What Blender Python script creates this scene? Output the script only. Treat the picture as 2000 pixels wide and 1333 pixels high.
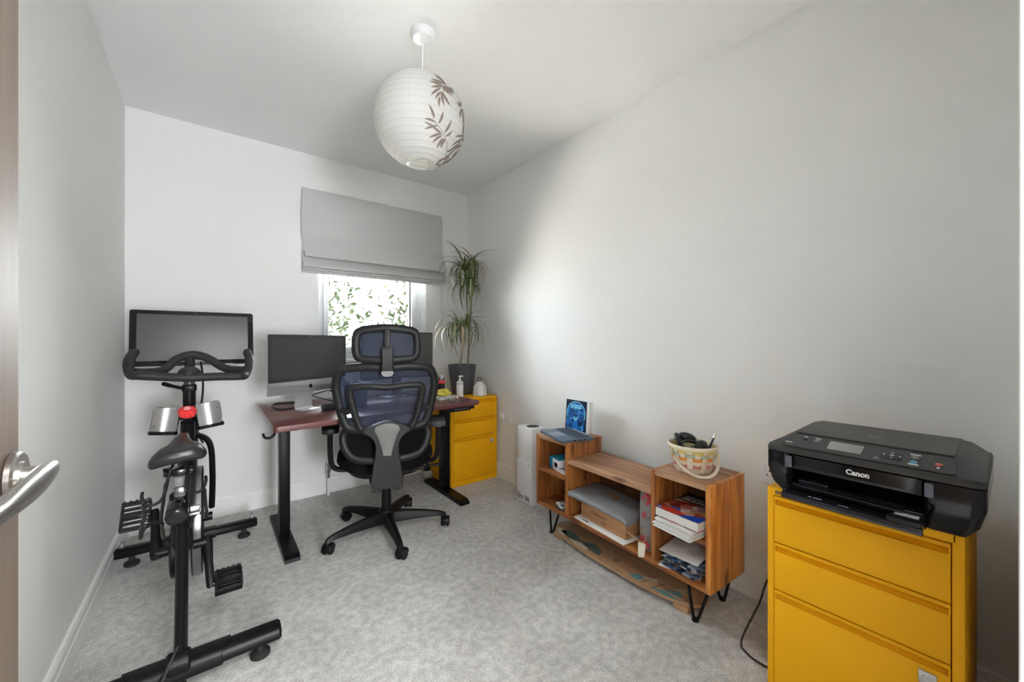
import bpy, bmesh, math, random
from mathutils import Vector, Matrix
S = bpy.context.scene
COL = S.collection
for _o in list(bpy.data.objects):
    bpy.data.objects.remove(_o, do_unlink=True)
PI = math.pi

# ---------------------------------------------------------------- camera, world, lights, exposure
YAW = 0.6577                      # camera turned right of the room's depth axis
CAM_H = 1.09
FPX = 760.7
cam_d = bpy.data.cameras.new('camera')
cam_d.sensor_width = 36.0
cam_d.lens = FPX * 36.0 / 2000.0
cam_d.clip_start = 0.02
cam = bpy.data.objects.new('camera', cam_d)
COL.objects.link(cam)
cam.location = (0, 0, CAM_H)
cam.rotation_euler = (PI / 2, 0, -YAW)
S.camera = cam

world = bpy.data.worlds.new('sky')
S.world = world
world.use_nodes = True
_bg = world.node_tree.nodes['Background']
_bg.inputs['Color'].default_value = (0.93, 0.97, 1.0, 1)
_bg.inputs['Strength'].default_value = 5.0

def area_light(name, loc, rot, sx, sy, power, color=(1, 1, 1)):
    d = bpy.data.lights.new(name, 'AREA')
    d.shape = 'RECTANGLE'; d.size = sx; d.size_y = sy; d.energy = power; d.color = color
    o = bpy.data.objects.new(name, d); COL.objects.link(o)
    o.location = loc; o.rotation_euler = rot
    return o
# unseen fill lamp, added in the landing to brighten the room through the doorway
area_light('landing_fill_light', (0.55, -0.95, 2.36), (0, 0, 0), 1.1, 0.8, 5, (1.0, 0.98, 0.95))
_sd = bpy.data.lights.new('sun', 'SUN'); _sd.energy = 52; _sd.angle = 0.01; _sd.color = (1.0, 0.985, 0.97)
_so = bpy.data.objects.new('sun', _sd); COL.objects.link(_so)
_so.rotation_euler = Vector((-0.9, 0.05, -1.1)).to_track_quat('-Z', 'Y').to_euler()
# sky portal in the window opening (adds no light of its own)
_pt = area_light('window_sky_portal', (1.015, 3.20, 1.40), (-PI / 2, 0, 0), 0.82, 0.9, 1)
_pt.data.cycles.is_portal = True
_pt = area_light('landing_fill_portal', (0.35, -1.95, 1.00), (PI / 2, 0, 0), 0.55, 0.8, 1)  # portal for the landing window that was added for fill
_pt.data.cycles.is_portal = True

S.cycles.max_bounces = 8
S.cycles.diffuse_bounces = 5
S.cycles.glossy_bounces = 3
S.cycles.adaptive_threshold = 0.02
S.cycles.transmission_bounces = 4
S.cycles.caustics_reflective = False
S.cycles.caustics_refractive = False
S.view_settings.view_transform = 'Standard'
S.view_settings.look = 'None'
S.view_settings.exposure = 4.04
S.view_settings.gamma = 1.0
S.view_settings.use_curve_mapping = False

# ---------------------------------------------------------------- helpers
def at(u, v, y=None, x=None, z=None):
    """point seen at photo pixel (u, v), on a plane of the room at known y, x or z"""
    a = (u - 1000.0) / FPX
    d = Vector((math.sin(YAW) + a * math.cos(YAW), math.cos(YAW) - a * math.sin(YAW), (665.5 - v) / FPX))
    if y is not None: t = y / d.y
    elif x is not None: t = x / d.x
    else: t = (z - CAM_H) / d.z
    return Vector((0, 0, CAM_H)) + d * t

def lin(c):
    if isinstance(c, str):
        c = [int(c[i:i + 2], 16) / 255 for i in (0, 2, 4)]
        c = [(x / 12.92 if x <= 0.04045 else ((x + 0.055) / 1.055) ** 2.4) for x in c]
    return (c[0], c[1], c[2], 1)

def mat(name, color, rough=0.5, metal=0.0, spec=0.5, bump=0.0, bscale=200, var=0.0, vscale=4, alpha=1.0, sheen=0, coat=0, trans=0):
    m = bpy.data.materials.new(name); m.use_nodes = True
    nt = m.node_tree; b = nt.nodes['Principled BSDF']
    c = lin(color)
    b.inputs['Base Color'].default_value = c
    b.inputs['Roughness'].default_value = rough
    b.inputs['Metallic'].default_value = metal
    b.inputs['Specular IOR Level'].default_value = spec
    if coat: b.inputs['Coat Weight'].default_value = coat; b.inputs['Coat Roughness'].default_value = .08
    if sheen: b.inputs['Sheen Weight'].default_value = sheen
    if alpha < 1: b.inputs['Alpha'].default_value = alpha
    if trans: b.inputs['Transmission Weight'].default_value = trans
    tc = nt.nodes.new('ShaderNodeTexCoord')
    n = nt.nodes.new('ShaderNodeTexNoise'); n.inputs['Scale'].default_value = vscale; n.inputs['Detail'].default_value = 5
    nt.links.new(tc.outputs['Object'], n.inputs['Vector'])
    r = nt.nodes.new('ShaderNodeMixRGB'); r.blend_type = 'MIX'
    v = var if var else 0.03
    r.inputs[1].default_value = (c[0] * (1 - v), c[1] * (1 - v), c[2] * (1 - v), 1)
    r.inputs[2].default_value = (min(1, c[0] * (1 + v)), min(1, c[1] * (1 + v)), min(1, c[2] * (1 + v)), 1)
    nt.links.new(n.outputs['Fac'], r.inputs[0]); nt.links.new(r.outputs[0], b.inputs['Base Color'])
    if bump:
        n2 = nt.nodes.new('ShaderNodeTexNoise'); n2.inputs['Scale'].default_value = bscale; n2.inputs['Detail'].default_value = 3
        nt.links.new(tc.outputs['Object'], n2.inputs['Vector'])
        bp = nt.nodes.new('ShaderNodeBump'); bp.inputs['Strength'].default_value = bump; bp.inputs['Distance'].default_value = 0.002
        nt.links.new(n2.outputs['Fac'], bp.inputs['Height']); nt.links.new(bp.outputs[0], b.inputs['Normal'])
    return m

def ramp(nt, fac, stops):
    r = nt.nodes.new('ShaderNodeValToRGB')
    el = r.color_ramp.elements
    while len(el) < len(stops): el.new(0.5)
    for e, (p, c) in zip(el, stops):
        e.position = p; e.color = lin(c)
    nt.links.new(fac, r.inputs[0])
    return r.outputs[0]

def wood(name, stops, along='X', grain=26, rough=0.45, ring=1.0, coat=0.0, knots=False):
    m = bpy.data.materials.new(name); m.use_nodes = True
    nt = m.node_tree; b = nt.nodes['Principled BSDF']
    tc = nt.nodes.new('ShaderNodeTexCoord')
    inf = nt.nodes.new('ShaderNodeObjectInfo')
    off = nt.nodes.new('ShaderNodeVectorMath'); off.operation = 'ADD'
    sc3 = nt.nodes.new('ShaderNodeVectorMath'); sc3.operation = 'SCALE'
    sc3.inputs[0].default_value = (7.1, 3.7, 5.3)
    nt.links.new(inf.outputs['Random'], sc3.inputs['Scale'])
    nt.links.new(tc.outputs['Object'], off.inputs[0]); nt.links.new(sc3.outputs[0], off.inputs[1])
    mp = nt.nodes.new('ShaderNodeMapping')
    s = [grain, grain, grain]; s['XYZ'.index(along)] = grain * 0.07
    mp.inputs['Scale'].default_value = s
    nt.links.new(off.outputs[0], mp.inputs['Vector'])
    n = nt.nodes.new('ShaderNodeTexNoise'); n.inputs['Scale'].default_value = 1.0; n.inputs['Detail'].default_value = 8
    n.inputs['Roughness'].default_value = 0.62; n.inputs['Distortion'].default_value = ring
    nt.links.new(mp.outputs[0], n.inputs['Vector'])
    colr = ramp(nt, n.outputs['Fac'], stops)
    if knots:
        v = nt.nodes.new('ShaderNodeTexVoronoi'); v.inputs['Scale'].default_value = 7.0
        mp2 = nt.nodes.new('ShaderNodeMapping')
        s2 = [1.4, 1.4, 1.4]; s2['XYZ'.index(along)] = 0.55
        mp2.inputs['Scale'].default_value = s2
        nt.links.new(off.outputs[0], mp2.inputs['Vector']); nt.links.new(mp2.outputs[0], v.inputs['Vector'])
        k = ramp(nt, v.outputs['Distance'], [(0.0, (0.12, 0.05, 0.02)), (0.10, (0.35, 0.22, 0.12)), (0.2, (1, 1, 1))])
        mx = nt.nodes.new('ShaderNodeMixRGB'); mx.blend_type = 'MULTIPLY'; mx.inputs[0].default_value = 0.8
        nt.links.new(colr, mx.inputs[1]); nt.links.new(k, mx.inputs[2]); colr = mx.outputs[0]
    nt.links.new(colr, b.inputs['Base Color'])
    b.inputs['Roughness'].default_value = rough
    if coat: b.inputs['Coat Weight'].default_value = coat
    bp = nt.nodes.new('ShaderNodeBump'); bp.inputs['Strength'].default_value = 0.15; bp.inputs['Distance'].default_value = 0.001
    nt.links.new(n.outputs['Fac'], bp.inputs['Height']); nt.links.new(bp.outputs[0], b.inputs['Normal'])
    return m

def catmull(pts, n=6, closed=False):
    P = [Vector(p) for p in pts]; out = []
    N = len(P); rng = range(N) if closed else range(N - 1)
    for i in rng:
        if closed: p0, p1, p2, p3 = P[i - 1], P[i], P[(i + 1) % N], P[(i + 2) % N]
        else: p0, p1, p2, p3 = P[max(i - 1, 0)], P[i], P[i + 1], P[min(i + 2, N - 1)]
        for k in range(n):
            t = k / n
            out.append(0.5 * ((2 * p1) + (-p0 + p2) * t + (2 * p0 - 5 * p1 + 4 * p2 - p3) * t * t + (-p0 + 3 * p1 - 3 * p2 + p3) * t ** 3))
    if not closed: out.append(P[-1].copy())
    return out

def roundpoly(pts, r, seg=4):
    """2-D polygon with rounded corners; r one radius or a list"""
    out = []; N = len(pts)
    for i in range(N):
        rr = r[i] if isinstance(r, (list, tuple)) else r
        p = Vector(pts[i]); a = Vector(pts[i - 1]); b = Vector(pts[(i + 1) % N])
        if rr <= 0: out.append(p); continue
        da = (a - p); db = (b - p)
        k = min(rr, da.length * .49, db.length * .49)
        A = p + da.normalized() * k; B = p + db.normalized() * k
        for s in range(seg + 1):
            t = s / seg
            out.append((1 - t) ** 2 * A + 2 * t * (1 - t) * p + t * t * B)
    return [tuple(q) for q in out]

class MB:
    def __init__(self): self.bm = bmesh.new()
    def _tf(self, vs, M):
        if M is not None:
            for v in vs: v.co = M @ v.co
    def box(self, a, b, bev=0.0, seg=2, M=None):
        bm = bmesh.new()
        x0, y0, z0 = a; x1, y1, z1 = b
        vs = [bm.verts.new(p) for p in [(x0,y0,z0),(x1,y0,z0),(x1,y1,z0),(x0,y1,z0),(x0,y0,z1),(x1,y0,z1),(x1,y1,z1),(x0,y1,z1)]]
        for f in [(0,3,2,1),(4,5,6,7),(0,1,5,4),(1,2,6,5),(2,3,7,6),(3,0,4,7)]: bm.faces.new([vs[i] for i in f])
        if bev > 0:
            bmesh.ops.bevel(bm, geom=bm.edges[:], offset=bev, segments=seg, profile=0.5, affect='EDGES')
        return self._merge(bm, M)
    def _merge(self, bm, M=None):
        mp = {}
        for v in bm.verts:
            co = M @ v.co if M is not None else v.co
            mp[v] = self.bm.verts.new(co)
        for f in bm.faces:
            try: self.bm.faces.new([mp[v] for v in f.verts])
            except ValueError: pass
        bm.free(); return self
    def prism(self, poly, z0, z1, bev=0.0, seg=2, M=None):
        bm = bmesh.new()
        lo = [bm.verts.new((p[0], p[1], z0)) for p in poly]; hi = [bm.verts.new((p[0], p[1], z1)) for p in poly]
        n = len(poly)
        fb = bm.faces.new(lo[::-1]); ft = bm.faces.new(hi)
        for i in range(n): bm.faces.new([lo[i], lo[(i + 1) % n], hi[(i + 1) % n], hi[i]])
        if bev > 0:
            es = set(fb.edges) | set(ft.edges)
            bmesh.ops.bevel(bm, geom=list(es), offset=bev, segments=seg, profile=0.5, affect='EDGES')
        return self._merge(bm, M)
    def loft(self, rings, closed_ring=True, caps=True, M=None, loop=False):
        R = [[self.bm.verts.new(M @ Vector(p) if M is not None else p) for p in r] for r in rings]
        n = len(R[0]); m = len(R)
        for i in range(m if loop else m - 1):
            for j in range(n if closed_ring else n - 1):
                q = [R[i][j], R[i][(j + 1) % n], R[(i + 1) % m][(j + 1) % n], R[(i + 1) % m][j]]
                try: self.bm.faces.new(q)
                except ValueError: pass
        if caps and closed_ring and not loop:
            self.bm.faces.new(R[0][::-1]); self.bm.faces.new(R[-1])
        return self
    def tube(self, pts, r, n=10, closed=False, ry=None, up=None, M=None, caps=True):
        P = [Vector(p) for p in pts]; N = len(P)
        rs = r if isinstance(r, (list, tuple)) else [r] * N
        if ry is None: rys = rs
        else: rys = ry if isinstance(ry, (list, tuple)) else [ry] * N
        T = []
        for i in range(N):
            if closed: t = P[(i + 1) % N] - P[i - 1]
            else: t = P[min(i + 1, N - 1)] - P[max(i - 1, 0)]
            T.append(t.normalized())
        ref = Vector(up) if up is not None else (Vector((0, 0, 1)) if abs(T[0].z) < 0.9 else Vector((1, 0, 0)))
        U = None; rings = []
        for i in range(N):
            if up is not None or U is None:
                u = ref - T[i] * ref.dot(T[i])
                if u.length < 1e-4: u = T[i].orthogonal()
            else:
                u = U - T[i] * U.dot(T[i])
                if u.length < 1e-5: u = T[i].orthogonal()
            U = u.normalized(); V = T[i].cross(U)
            rings.append([P[i] + U * (rys[i] * math.cos(2 * PI * k / n)) + V * (rs[i] * math.sin(2 * PI * k / n)) for k in range(n)])
        return self.loft(rings, loop=closed, caps=caps and not closed, M=M)
    def lathe(self, prof, n=24, c=(0, 0, 0), M=None):
        rings = []
        for r, z in prof:
            r = max(r, 1e-5)
            rings.append([(c[0] + r * math.cos(2 * PI * k / n), c[1] + r * math.sin(2 * PI * k / n), c[2] + z) for k in range(n)])
        return self.loft(rings, M=M)
    def cyl(self, p0, p1, r, n=16, r1=None, bev=0.0):
        p0 = Vector(p0); p1 = Vector(p1); d = p1 - p0; L = d.length
        q = Vector((0, 0, 1)).rotation_difference(d.normalized())
        M = Matrix.Translation(p0) @ q.to_matrix().to_4x4()
        r1 = r if r1 is None else r1
        if bev: prof = [(r - bev, 0), (r, bev), (r1, L - bev), (r1 - bev, L)]
        else: prof = [(r, 0), (r1, L)]
        return self.lathe(prof, n, M=M)
    def ell(self, c, r, nu=16, nv=10, M=None):
        rx, ry, rz = (r, r, r) if not isinstance(r, (list, tuple)) else r
        rings = []
        for j in range(1, nv):
            a = -PI / 2 + PI * j / nv
            rings.append([(c[0] + rx * math.cos(a) * math.cos(2 * PI * k / nu), c[1] + ry * math.cos(a) * math.sin(2 * PI * k / nu), c[2] + rz * math.sin(a)) for k in range(nu)])
        return self.loft(rings, M=M)
    def grid(self, fn, nu, nv, M=None, thick=None):
        G = [[self.bm.verts.new(M @ Vector(fn(i / nu, j / nv)) if M is not None else fn(i / nu, j / nv)) for j in range(nv + 1)] for i in range(nu + 1)]
        for i in range(nu):
            for j in range(nv): self.bm.faces.new([G[i][j], G[i + 1][j], G[i + 1][j + 1], G[i][j + 1]])
        return self
    def poly(self, pts, M=None):
        self.bm.faces.new([self.bm.verts.new(M @ Vector(p) if M is not None else p) for p in pts]); return self
    def mesh(self, name, ang=38, solid=None, recalc=True):
        if recalc: bmesh.ops.recalc_face_normals(self.bm, faces=self.bm.faces[:])
        if solid:
            bmesh.ops.solidify(self.bm, geom=self.bm.faces[:], thickness=solid)
            bmesh.ops.recalc_face_normals(self.bm, faces=self.bm.faces[:])
        me = bpy.data.meshes.new(name); self.bm.to_mesh(me); self.bm.free()
        for p in me.polygons: p.use_smooth = True
        me.set_sharp_from_angle(angle=math.radians(ang))
        return me

def obj(name, mb, m, parent=None, loc=None, rot=None, ang=38, solid=None, world=False, recalc=True):
    me = mb.mesh(name, ang, solid, recalc) if isinstance(mb, MB) else mb
    if m is not None and not me.materials: me.materials.append(m)
    o = bpy.data.objects.new(name, me); COL.objects.link(o)
    if world and parent is not None:
        W = Matrix.Identity(4); q = parent
        while q is not None:
            W = (Matrix.Translation(q.location) @ q.rotation_euler.to_matrix().to_4x4()) @ W; q = q.parent
        me.transform(W.inverted())
    o.parent = parent
    if loc is not None: o.location = loc
    if rot is not None: o.rotation_euler = rot
    return o

def tag(o, label=None, cat=None, group=None, kind=None):
    if label: o['label'] = label
    if cat: o['category'] = cat
    if group: o['group'] = group
    if kind: o['kind'] = kind
    return o

def thing(name, label, cat, loc=(0, 0, 0), rotz=0.0, group=None):
    o = bpy.data.objects.new(name, None); COL.objects.link(o)
    o.empty_display_size = 0.05
    o.location = loc; o.rotation_euler = (0, 0, rotz)
    return tag(o, label, cat, group)

def struct(name, mb, m, parent=None, **k):
    o = obj(name, mb, m, parent, **k)
    if parent is None: o['kind'] = 'structure'
    return o

def copy_part(o, parent, loc=None, rot=None):
    c = o.copy(); COL.objects.link(c); c.parent = parent
    if loc is not None: c.location = loc
    if rot is not None: c.rotation_euler = rot
    return c

def text_mb(s, size, depth=0.0006, M=None, bold=0.0, sx=1.0, italic=0.0):
    cu = bpy.data.curves.new('lettering', 'FONT'); cu.body = s; cu.size = size; cu.extrude = depth; cu.offset = bold
    cu.align_x = 'LEFT'; cu.shear = italic; cu.resolution_u = 4
    o = bpy.data.objects.new('lettering', cu); COL.objects.link(o)
    dg = bpy.context.evaluated_depsgraph_get()
    me = bpy.data.meshes.new_from_object(o.evaluated_get(dg))
    bpy.data.objects.remove(o, do_unlink=True); bpy.data.curves.remove(cu)
    if sx != 1.0: me.transform(Matrix.Diagonal((sx, 1, 1, 1)))
    if M is not None: me.transform(M)
    return me

FRONT = Matrix.Rotation(PI / 2, 4, 'X')        # text in the XY plane -> stands up, read from -y
def T(x, y, z): return Matrix.Translation((x, y, z))

# ---------------------------------------------------------------- materials
M_wall = mat('wall_paint', (0.80, 0.80, 0.79), 0.85, spec=0.2, bump=0.06, bscale=350, var=0.01, vscale=2)
M_ceil = mat('ceiling_paint', (0.84, 0.84, 0.835), 0.9, spec=0.2, bump=0.04, bscale=300, var=0.01)
M_gloss = mat('white_gloss_paint', (0.80, 0.80, 0.79), 0.38, spec=0.4, var=0.01)
M_upvc = mat('white_upvc', (0.78, 0.80, 0.83), 0.35, var=0.01)
M_white = mat('white_plastic', (0.80, 0.80, 0.81), 0.35, var=0.01)
M_black = mat('black_plastic', (0.006, 0.006, 0.007), 0.42, spec=0.22, bump=0.05, bscale=900)
M_blacks = mat('satin_black_metal', (0.004, 0.004, 0.005), 0.42, spec=0.2)
M_gblack = mat('gloss_black', (0.008, 0.008, 0.010), 0.12, spec=0.5)
M_dark = mat('dark_grey_plastic', (0.035, 0.035, 0.037), 0.45, spec=0.45, bump=0.05, bscale=900)
M_mid = mat('mid_grey_plastic', (0.22, 0.22, 0.23), 0.4)
M_alu = mat('brushed_aluminium', (0.62, 0.62, 0.63), 0.32, metal=1.0, bump=0.03, bscale=500)
M_alum = mat('pale_aluminium', (0.60, 0.60, 0.61), 0.36, metal=0.55)
M_chrome = mat('chrome', (0.75, 0.75, 0.77), 0.12, metal=1.0)
M_steel = mat('satin_steel', (0.55, 0.53, 0.50), 0.28, metal=1.0, bump=0.02, bscale=600)
M_yellow = mat('yellow_powder_coat', (0.92, 0.455, 0.004), 0.5, spec=0.25, bump=0.06, bscale=900, var=0.02)
M_rubber = mat('black_rubber', (0.015, 0.015, 0.015), 0.7)
M_cable = mat('black_cable', (0.012, 0.012, 0.012), 0.5)
M_paper = mat('white_paper', (0.78, 0.78, 0.77), 0.7, spec=0.2, var=0.02)
M_red = mat('red_plastic', (0.75, 0.035, 0.04), 0.35)
M_screen = mat('dark_screen_glass', (0.018, 0.018, 0.019), 0.14, spec=0.5)

# ================================================================ the room
XL, XR, YB, H = -0.38, 1.832, 3.03, 2.4
YF = -0.02                       # inner face of the wall with the door
WX0, WX1, WZ0, WZ1 = 0.603, 1.428, 0.955, 2.08   # window opening
DX0, DX1, DZ = -0.175, 0.60, 2.03                # door opening
WT = 0.30

def carpet():
    m = bpy.data.materials.new('carpet'); m.use_nodes = True
    nt = m.node_tree; b = nt.nodes['Principled BSDF']; b.inputs['Roughness'].default_value = 0.95
    b.inputs['Specular IOR Level'].default_value = 0.1
    b.inputs['Sheen Weight'].default_value = 0.2
    tc = nt.nodes.new('ShaderNodeTexCoord')
    n1 = nt.nodes.new('ShaderNodeTexNoise'); n1.inputs['Scale'].default_value = 5; n1.inputs['Detail'].default_value = 6
    n2 = nt.nodes.new('ShaderNodeTexNoise'); n2.inputs['Scale'].default_value = 230; n2.inputs['Detail'].default_value = 4; n2.inputs['Roughness'].default_value = .7
    n3 = nt.nodes.new('ShaderNodeTexNoise'); n3.inputs['Scale'].default_value = 34; n3.inputs['Detail'].default_value = 5
    for n in (n1, n2, n3): nt.links.new(tc.outputs['Object'], n.inputs['Vector'])
    c1 = ramp(nt, n2.outputs['Fac'], [(0.33, (0.36, 0.355, 0.34)), (0.5, (0.66, 0.65, 0.63)), (0.68, (0.90, 0.89, 0.87))])
    c3 = ramp(nt, n3.outputs['Fac'], [(0.35, (0.80, 0.80, 0.80)), (0.65, (1.10, 1.10, 1.10))])
    c2 = ramp(nt, n1.outputs['Fac'], [(0.35, (0.88, 0.88, 0.88)), (0.65, (1.06, 1.06, 1.06))])
    mx = nt.nodes.new('ShaderNodeMixRGB'); mx.blend_type = 'MULTIPLY'; mx.inputs[0].default_value = 1
    nt.links.new(c1, mx.inputs[1]); nt.links.new(c2, mx.inputs[2])
    mx2 = nt.nodes.new('ShaderNodeMixRGB'); mx2.blend_type = 'MULTIPLY'; mx2.inputs[0].default_value = 1
    nt.links.new(mx.outputs[0], mx2.inputs[1]); nt.links.new(c3, mx2.inputs[2])
    nt.links.new(mx2.outputs[0], b.inputs['Base Color'])
    bp = nt.nodes.new('ShaderNodeBump'); bp.inputs['Strength'].default_value = 0.7; bp.inputs['Distance'].default_value = 0.006
    nt.links.new(n2.outputs['Fac'], bp.inputs['Height']); nt.links.new(bp.outputs[0], b.inputs['Normal'])
    return m
M_carpet = carpet()

struct('floor', MB().box((XL - .3, -1.9, -0.12), (XR + .3, YB + .01, 0)), M_carpet)
struct('ceiling', MB().box((XL - .3, -1.9, H), (XR + .3, YB + WT, H + .12)), M_ceil)
struct('wall_left', MB().box((XL - .12, YF, 0), (XL, YB, H)), M_wall)
struct('wall_right', MB().box((XR, YF, 0), (XR + .12, YB, H)), M_wall)
w = MB()
w.box((XL - .12, YB, 0), (WX0, YB + WT, H)); w.box((WX1, YB, 0), (XR + .12, YB + WT, H))
w.box((WX0, YB, 0), (WX1, YB + WT, WZ0)); w.box((WX0, YB, WZ1), (WX1, YB + WT, H))
struct('wall_back', w, M_wall)
w = MB()
w.box((XL - .12, YF - .11, 0), (DX0 - .03, YF, H)); w.box((DX1 + .03, YF - .11, 0), (XR + .12, YF, H))
w.box((DX0 - .03, YF - .11, DZ + .03), (DX1 + .03, YF, H))
struct('wall_front', w, M_wall)
# landing beyond the doorway (behind the camera)
w = MB(); w.box((-0.9, -1.9, 0), (-0.5, YF - .11, H)); struct('wall_landing_left', w, M_wall)
w = MB(); w.box((XR, -1.9, 0), (XR + .12, YF - .11, H)); struct('wall_landing_right', w, M_wall)
w = MB(); w.box((-0.9, -2.0, 0), (0.075, -1.9, H)); w.box((.625, -2.0, 0), (XR + .12, -1.9, H)); w.box((0.075, -2.0, 0), (.625, -1.9, 0.60)); w.box((0.075, -2.0, 1.40), (.625, -1.9, H))  # opening left in the back wall for the added fill window
struct('wall_landing_back', w, M_wall)
w = MB(); w.box((.075, -1.97, .60), (.105, -1.93, 1.40)); w.box((.595, -1.97, .60), (.625, -1.93, 1.40)); w.box((.105, -1.97, .60), (.595, -1.93, .63)); w.box((.105, -1.97, 1.37), (.595, -1.93, 1.40))
struct('landing_fill_window', w, M_upvc)  # unseen window, added behind the camera to let in fill light

def skirting(name, p0, p1, nrm):
    """baseboard: board with a small step at the top"""
    p0 = Vector(p0); p1 = Vector(p1); n = Vector(nrm)
    prof = [(0, 0), (.016, 0), (.016, .078), (.0135, .082), (.0135, .108), (.009, .118), (0, .118)]
    mb = MB()
    mb.loft([[p + n * a + Vector((0, 0, z)) for a, z in prof] for p in (p0, p1)])
    return struct(name, mb, M_gloss, ang=20)
skirting('baseboard_left', (XL, YF, 0), (XL, YB, 0), (1, 0, 0))
skirting('baseboard_right', (XR, YF, 0), (XR, YB, 0), (-1, 0, 0))
skirting('baseboard_back', (XL, YB, 0), (XR, YB, 0), (0, -1, 0))

# door frame: jambs and architrave
w = MB()
w.box((DX1, YF - .11, 0), (DX1 + .03, YF, DZ)); w.box((DX0 - .03, YF - .11, 0), (DX0, YF, DZ)); w.box((DX0 - .03, YF - .11, DZ), (DX1 + .03, YF, DZ + .03))
struct('trim_1', w, M_gloss)
w = MB()
w.box((DX1 + .006, YF, 0), (DX1 + .066, YF + .0185, DZ + .066), .003); w.box((DX0 - .066, YF, 0), (DX0 - .006, YF + .006, DZ + .066), .002)
w.box((DX0 - .006, YF, DZ + .006), (DX1 + .006, YF + .0185, DZ + .066), .003)
struct('trim_2', w, M_gloss)

# window: frame, panes, sill
GY = YB + 0.13
win = bpy.data.objects.new('window_1', None); COL.objects.link(win); win['kind'] = 'structure'
win.location = ((WX0 + WX1) / 2, GY, WZ0)
MX = WX1 - 0.105
fr = MB()
def bar(mb, x0, x1, z0, z1, y0=GY - .035, y1=GY + .035): mb.box((x0, y0, z0), (x1, y1, z1), .006)
bar(fr, WX0, WX0 + .05, WZ0, WZ1); bar(fr, WX1 - .05, WX1, WZ0, WZ1)
bar(fr, WX0 + .05, WX1 - .05, WZ0, WZ0 + .05); bar(fr, WX0 + .05, WX1 - .05, WZ1 - .05, WZ1)
obj('outer_frame', fr, M_upvc, win, world=True)
sa = MB()
bar(sa, WX0 + .05, WX0 + .085, WZ0 + .05, WZ1 - .05, GY - .055, GY + .02); bar(sa, WX1 - .095, WX1 - .05, WZ0 + .05, WZ1 - .05, GY - .055, GY + .02)
bar(sa, WX0 + .085, WX1 - .095, WZ0 + .05, WZ0 + .09, GY - .055, GY + .02); bar(sa, WX0 + .085, WX1 - .095, WZ1 - .09, WZ1 - .05, GY - .055, GY + .02)
sash = obj('sash', sa, M_upvc, win, world=True)
ga = MB()
for x0, x1, z0, z1 in ((WX0 + .083, WX0 + .089, WZ0 + .09, WZ1 - .09), (WX1 - .103, WX1 - .094, WZ0 + .09, WZ1 - .09), (WX0 + .089, WX1 - .103, WZ0 + .088, WZ0 + .094)):
    ga.box((x0, GY - .03, z0), (x1, GY - .012, z1))
obj('glazing_gasket', ga, M_rubber, sash, world=True)
def glass():
    m = bpy.data.materials.new('window_glass'); m.use_nodes = True
    nt = m.node_tree; nt.nodes.remove(nt.nodes['Principled BSDF'])
    t = nt.nodes.new('ShaderNodeBsdfTransparent'); t.inputs[0].default_value = (0.97, 0.985, 0.98, 1)
    g = nt.nodes.new('ShaderNodeBsdfGlossy'); g.inputs['Roughness'].default_value = 0.02
    f = nt.nodes.new('ShaderNodeFresnel'); f.inputs['IOR'].default_value = 1.45
    mx = nt.nodes.new('ShaderNodeMixShader')
    nt.links.new(f.outputs[0], mx.inputs[0]); nt.links.new(t.outputs[0], mx.inputs[1]); nt.links.new(g.outputs[0], mx.inputs[2])
    nt.links.new(mx.outputs[0], nt.nodes['Material Output'].inputs['Surface'])
    return m
M_glass = glass()
obj('pane', MB().box((WX0 + .086, GY - .022, WZ0 + .09), (WX1 - .095, GY - .018, WZ1 - .09)), M_glass, win, world=True)
obj('sill', MB().box((WX0 - .03, YB - .035, WZ0 - .022), (WX1 + .03, YB + .001, WZ0 + .003), .006).box((WX0, YB - .01, WZ0 - .01), (WX1, GY - .03, WZ0 + .003)), M_gloss, win, world=True)

# ---------------------------------------------------------------- outside: hedge
random.seed(4)
M_leaf = mat('hedge_leaf', (0.0028, 0.0046, 0.0012), 0.7, spec=0.03, var=0.7, vscale=9)
hd = MB()
for i in range(5000):
    x = random.uniform(-0.5, 3.0); z = random.uniform(0.80, 2.4); y = 4.55 + random.uniform(-.12, .25)
    if random.random() < 0.45 * max(0, math.sin(x * 5 + z * 3.3) * math.sin(z * 6.1 - x * 2) + 0.3): continue
    if z > 1.85 + .5 * math.sin(x * 3.0) and random.random() < .75: continue
    L = random.uniform(.022, .052); wd = L * .85
    R = Matrix.Translation((x, y, z)) @ Matrix.Rotation(random.uniform(0, 2 * PI), 4, 'Y') @ Matrix.Rotation(random.uniform(-1.1, 1.1), 4, 'X') @ Matrix.Rotation(random.uniform(-1, 1), 4, 'Z')
    hd.poly([(-L, 0, 0), (-L * .3, .004, -wd / 2), (L * .5, .004, -wd * .42), (L, 0, 0), (L * .5, .004, wd * .42), (-L * .3, .004, wd / 2)], R)
hedge = thing('hedge', 'green leafy hedge in the garden seen through the window pane', 'hedge', (1.25, 4.6, -.1))
tag(obj('leaves', hd, M_leaf, hedge, world=True, recalc=False), kind='stuff')
tw = MB()
for i in range(60):
    x = random.uniform(.65, 2.9); a = random.uniform(-.25, .25)
    p = [Vector((x, 4.75, -.1)), Vector((x + a, 4.75, 0.8)), Vector((x + a * 1.2 + random.uniform(-.1, .1), 4.75, 1.5)), Vector((x + a * 2, 4.75, 2.2))]
    tw.tube(catmull(p, 4), [.008 - .0004 * k for k in range(13)], 5)
tag(obj('stems', tw, mat('hedge_stem', (0.02, 0.014, 0.008), .8), hedge, world=True), kind='stuff')
struct('ground_outside', MB().box((-4, 4.40, -.3), (8, 12, -.1)), mat('dimmed_ground', (0.20, 0.19, 0.17), .95, var=.3, vscale=30))  # ground past the strip, toned down so the far ceiling catches less bounce
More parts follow.
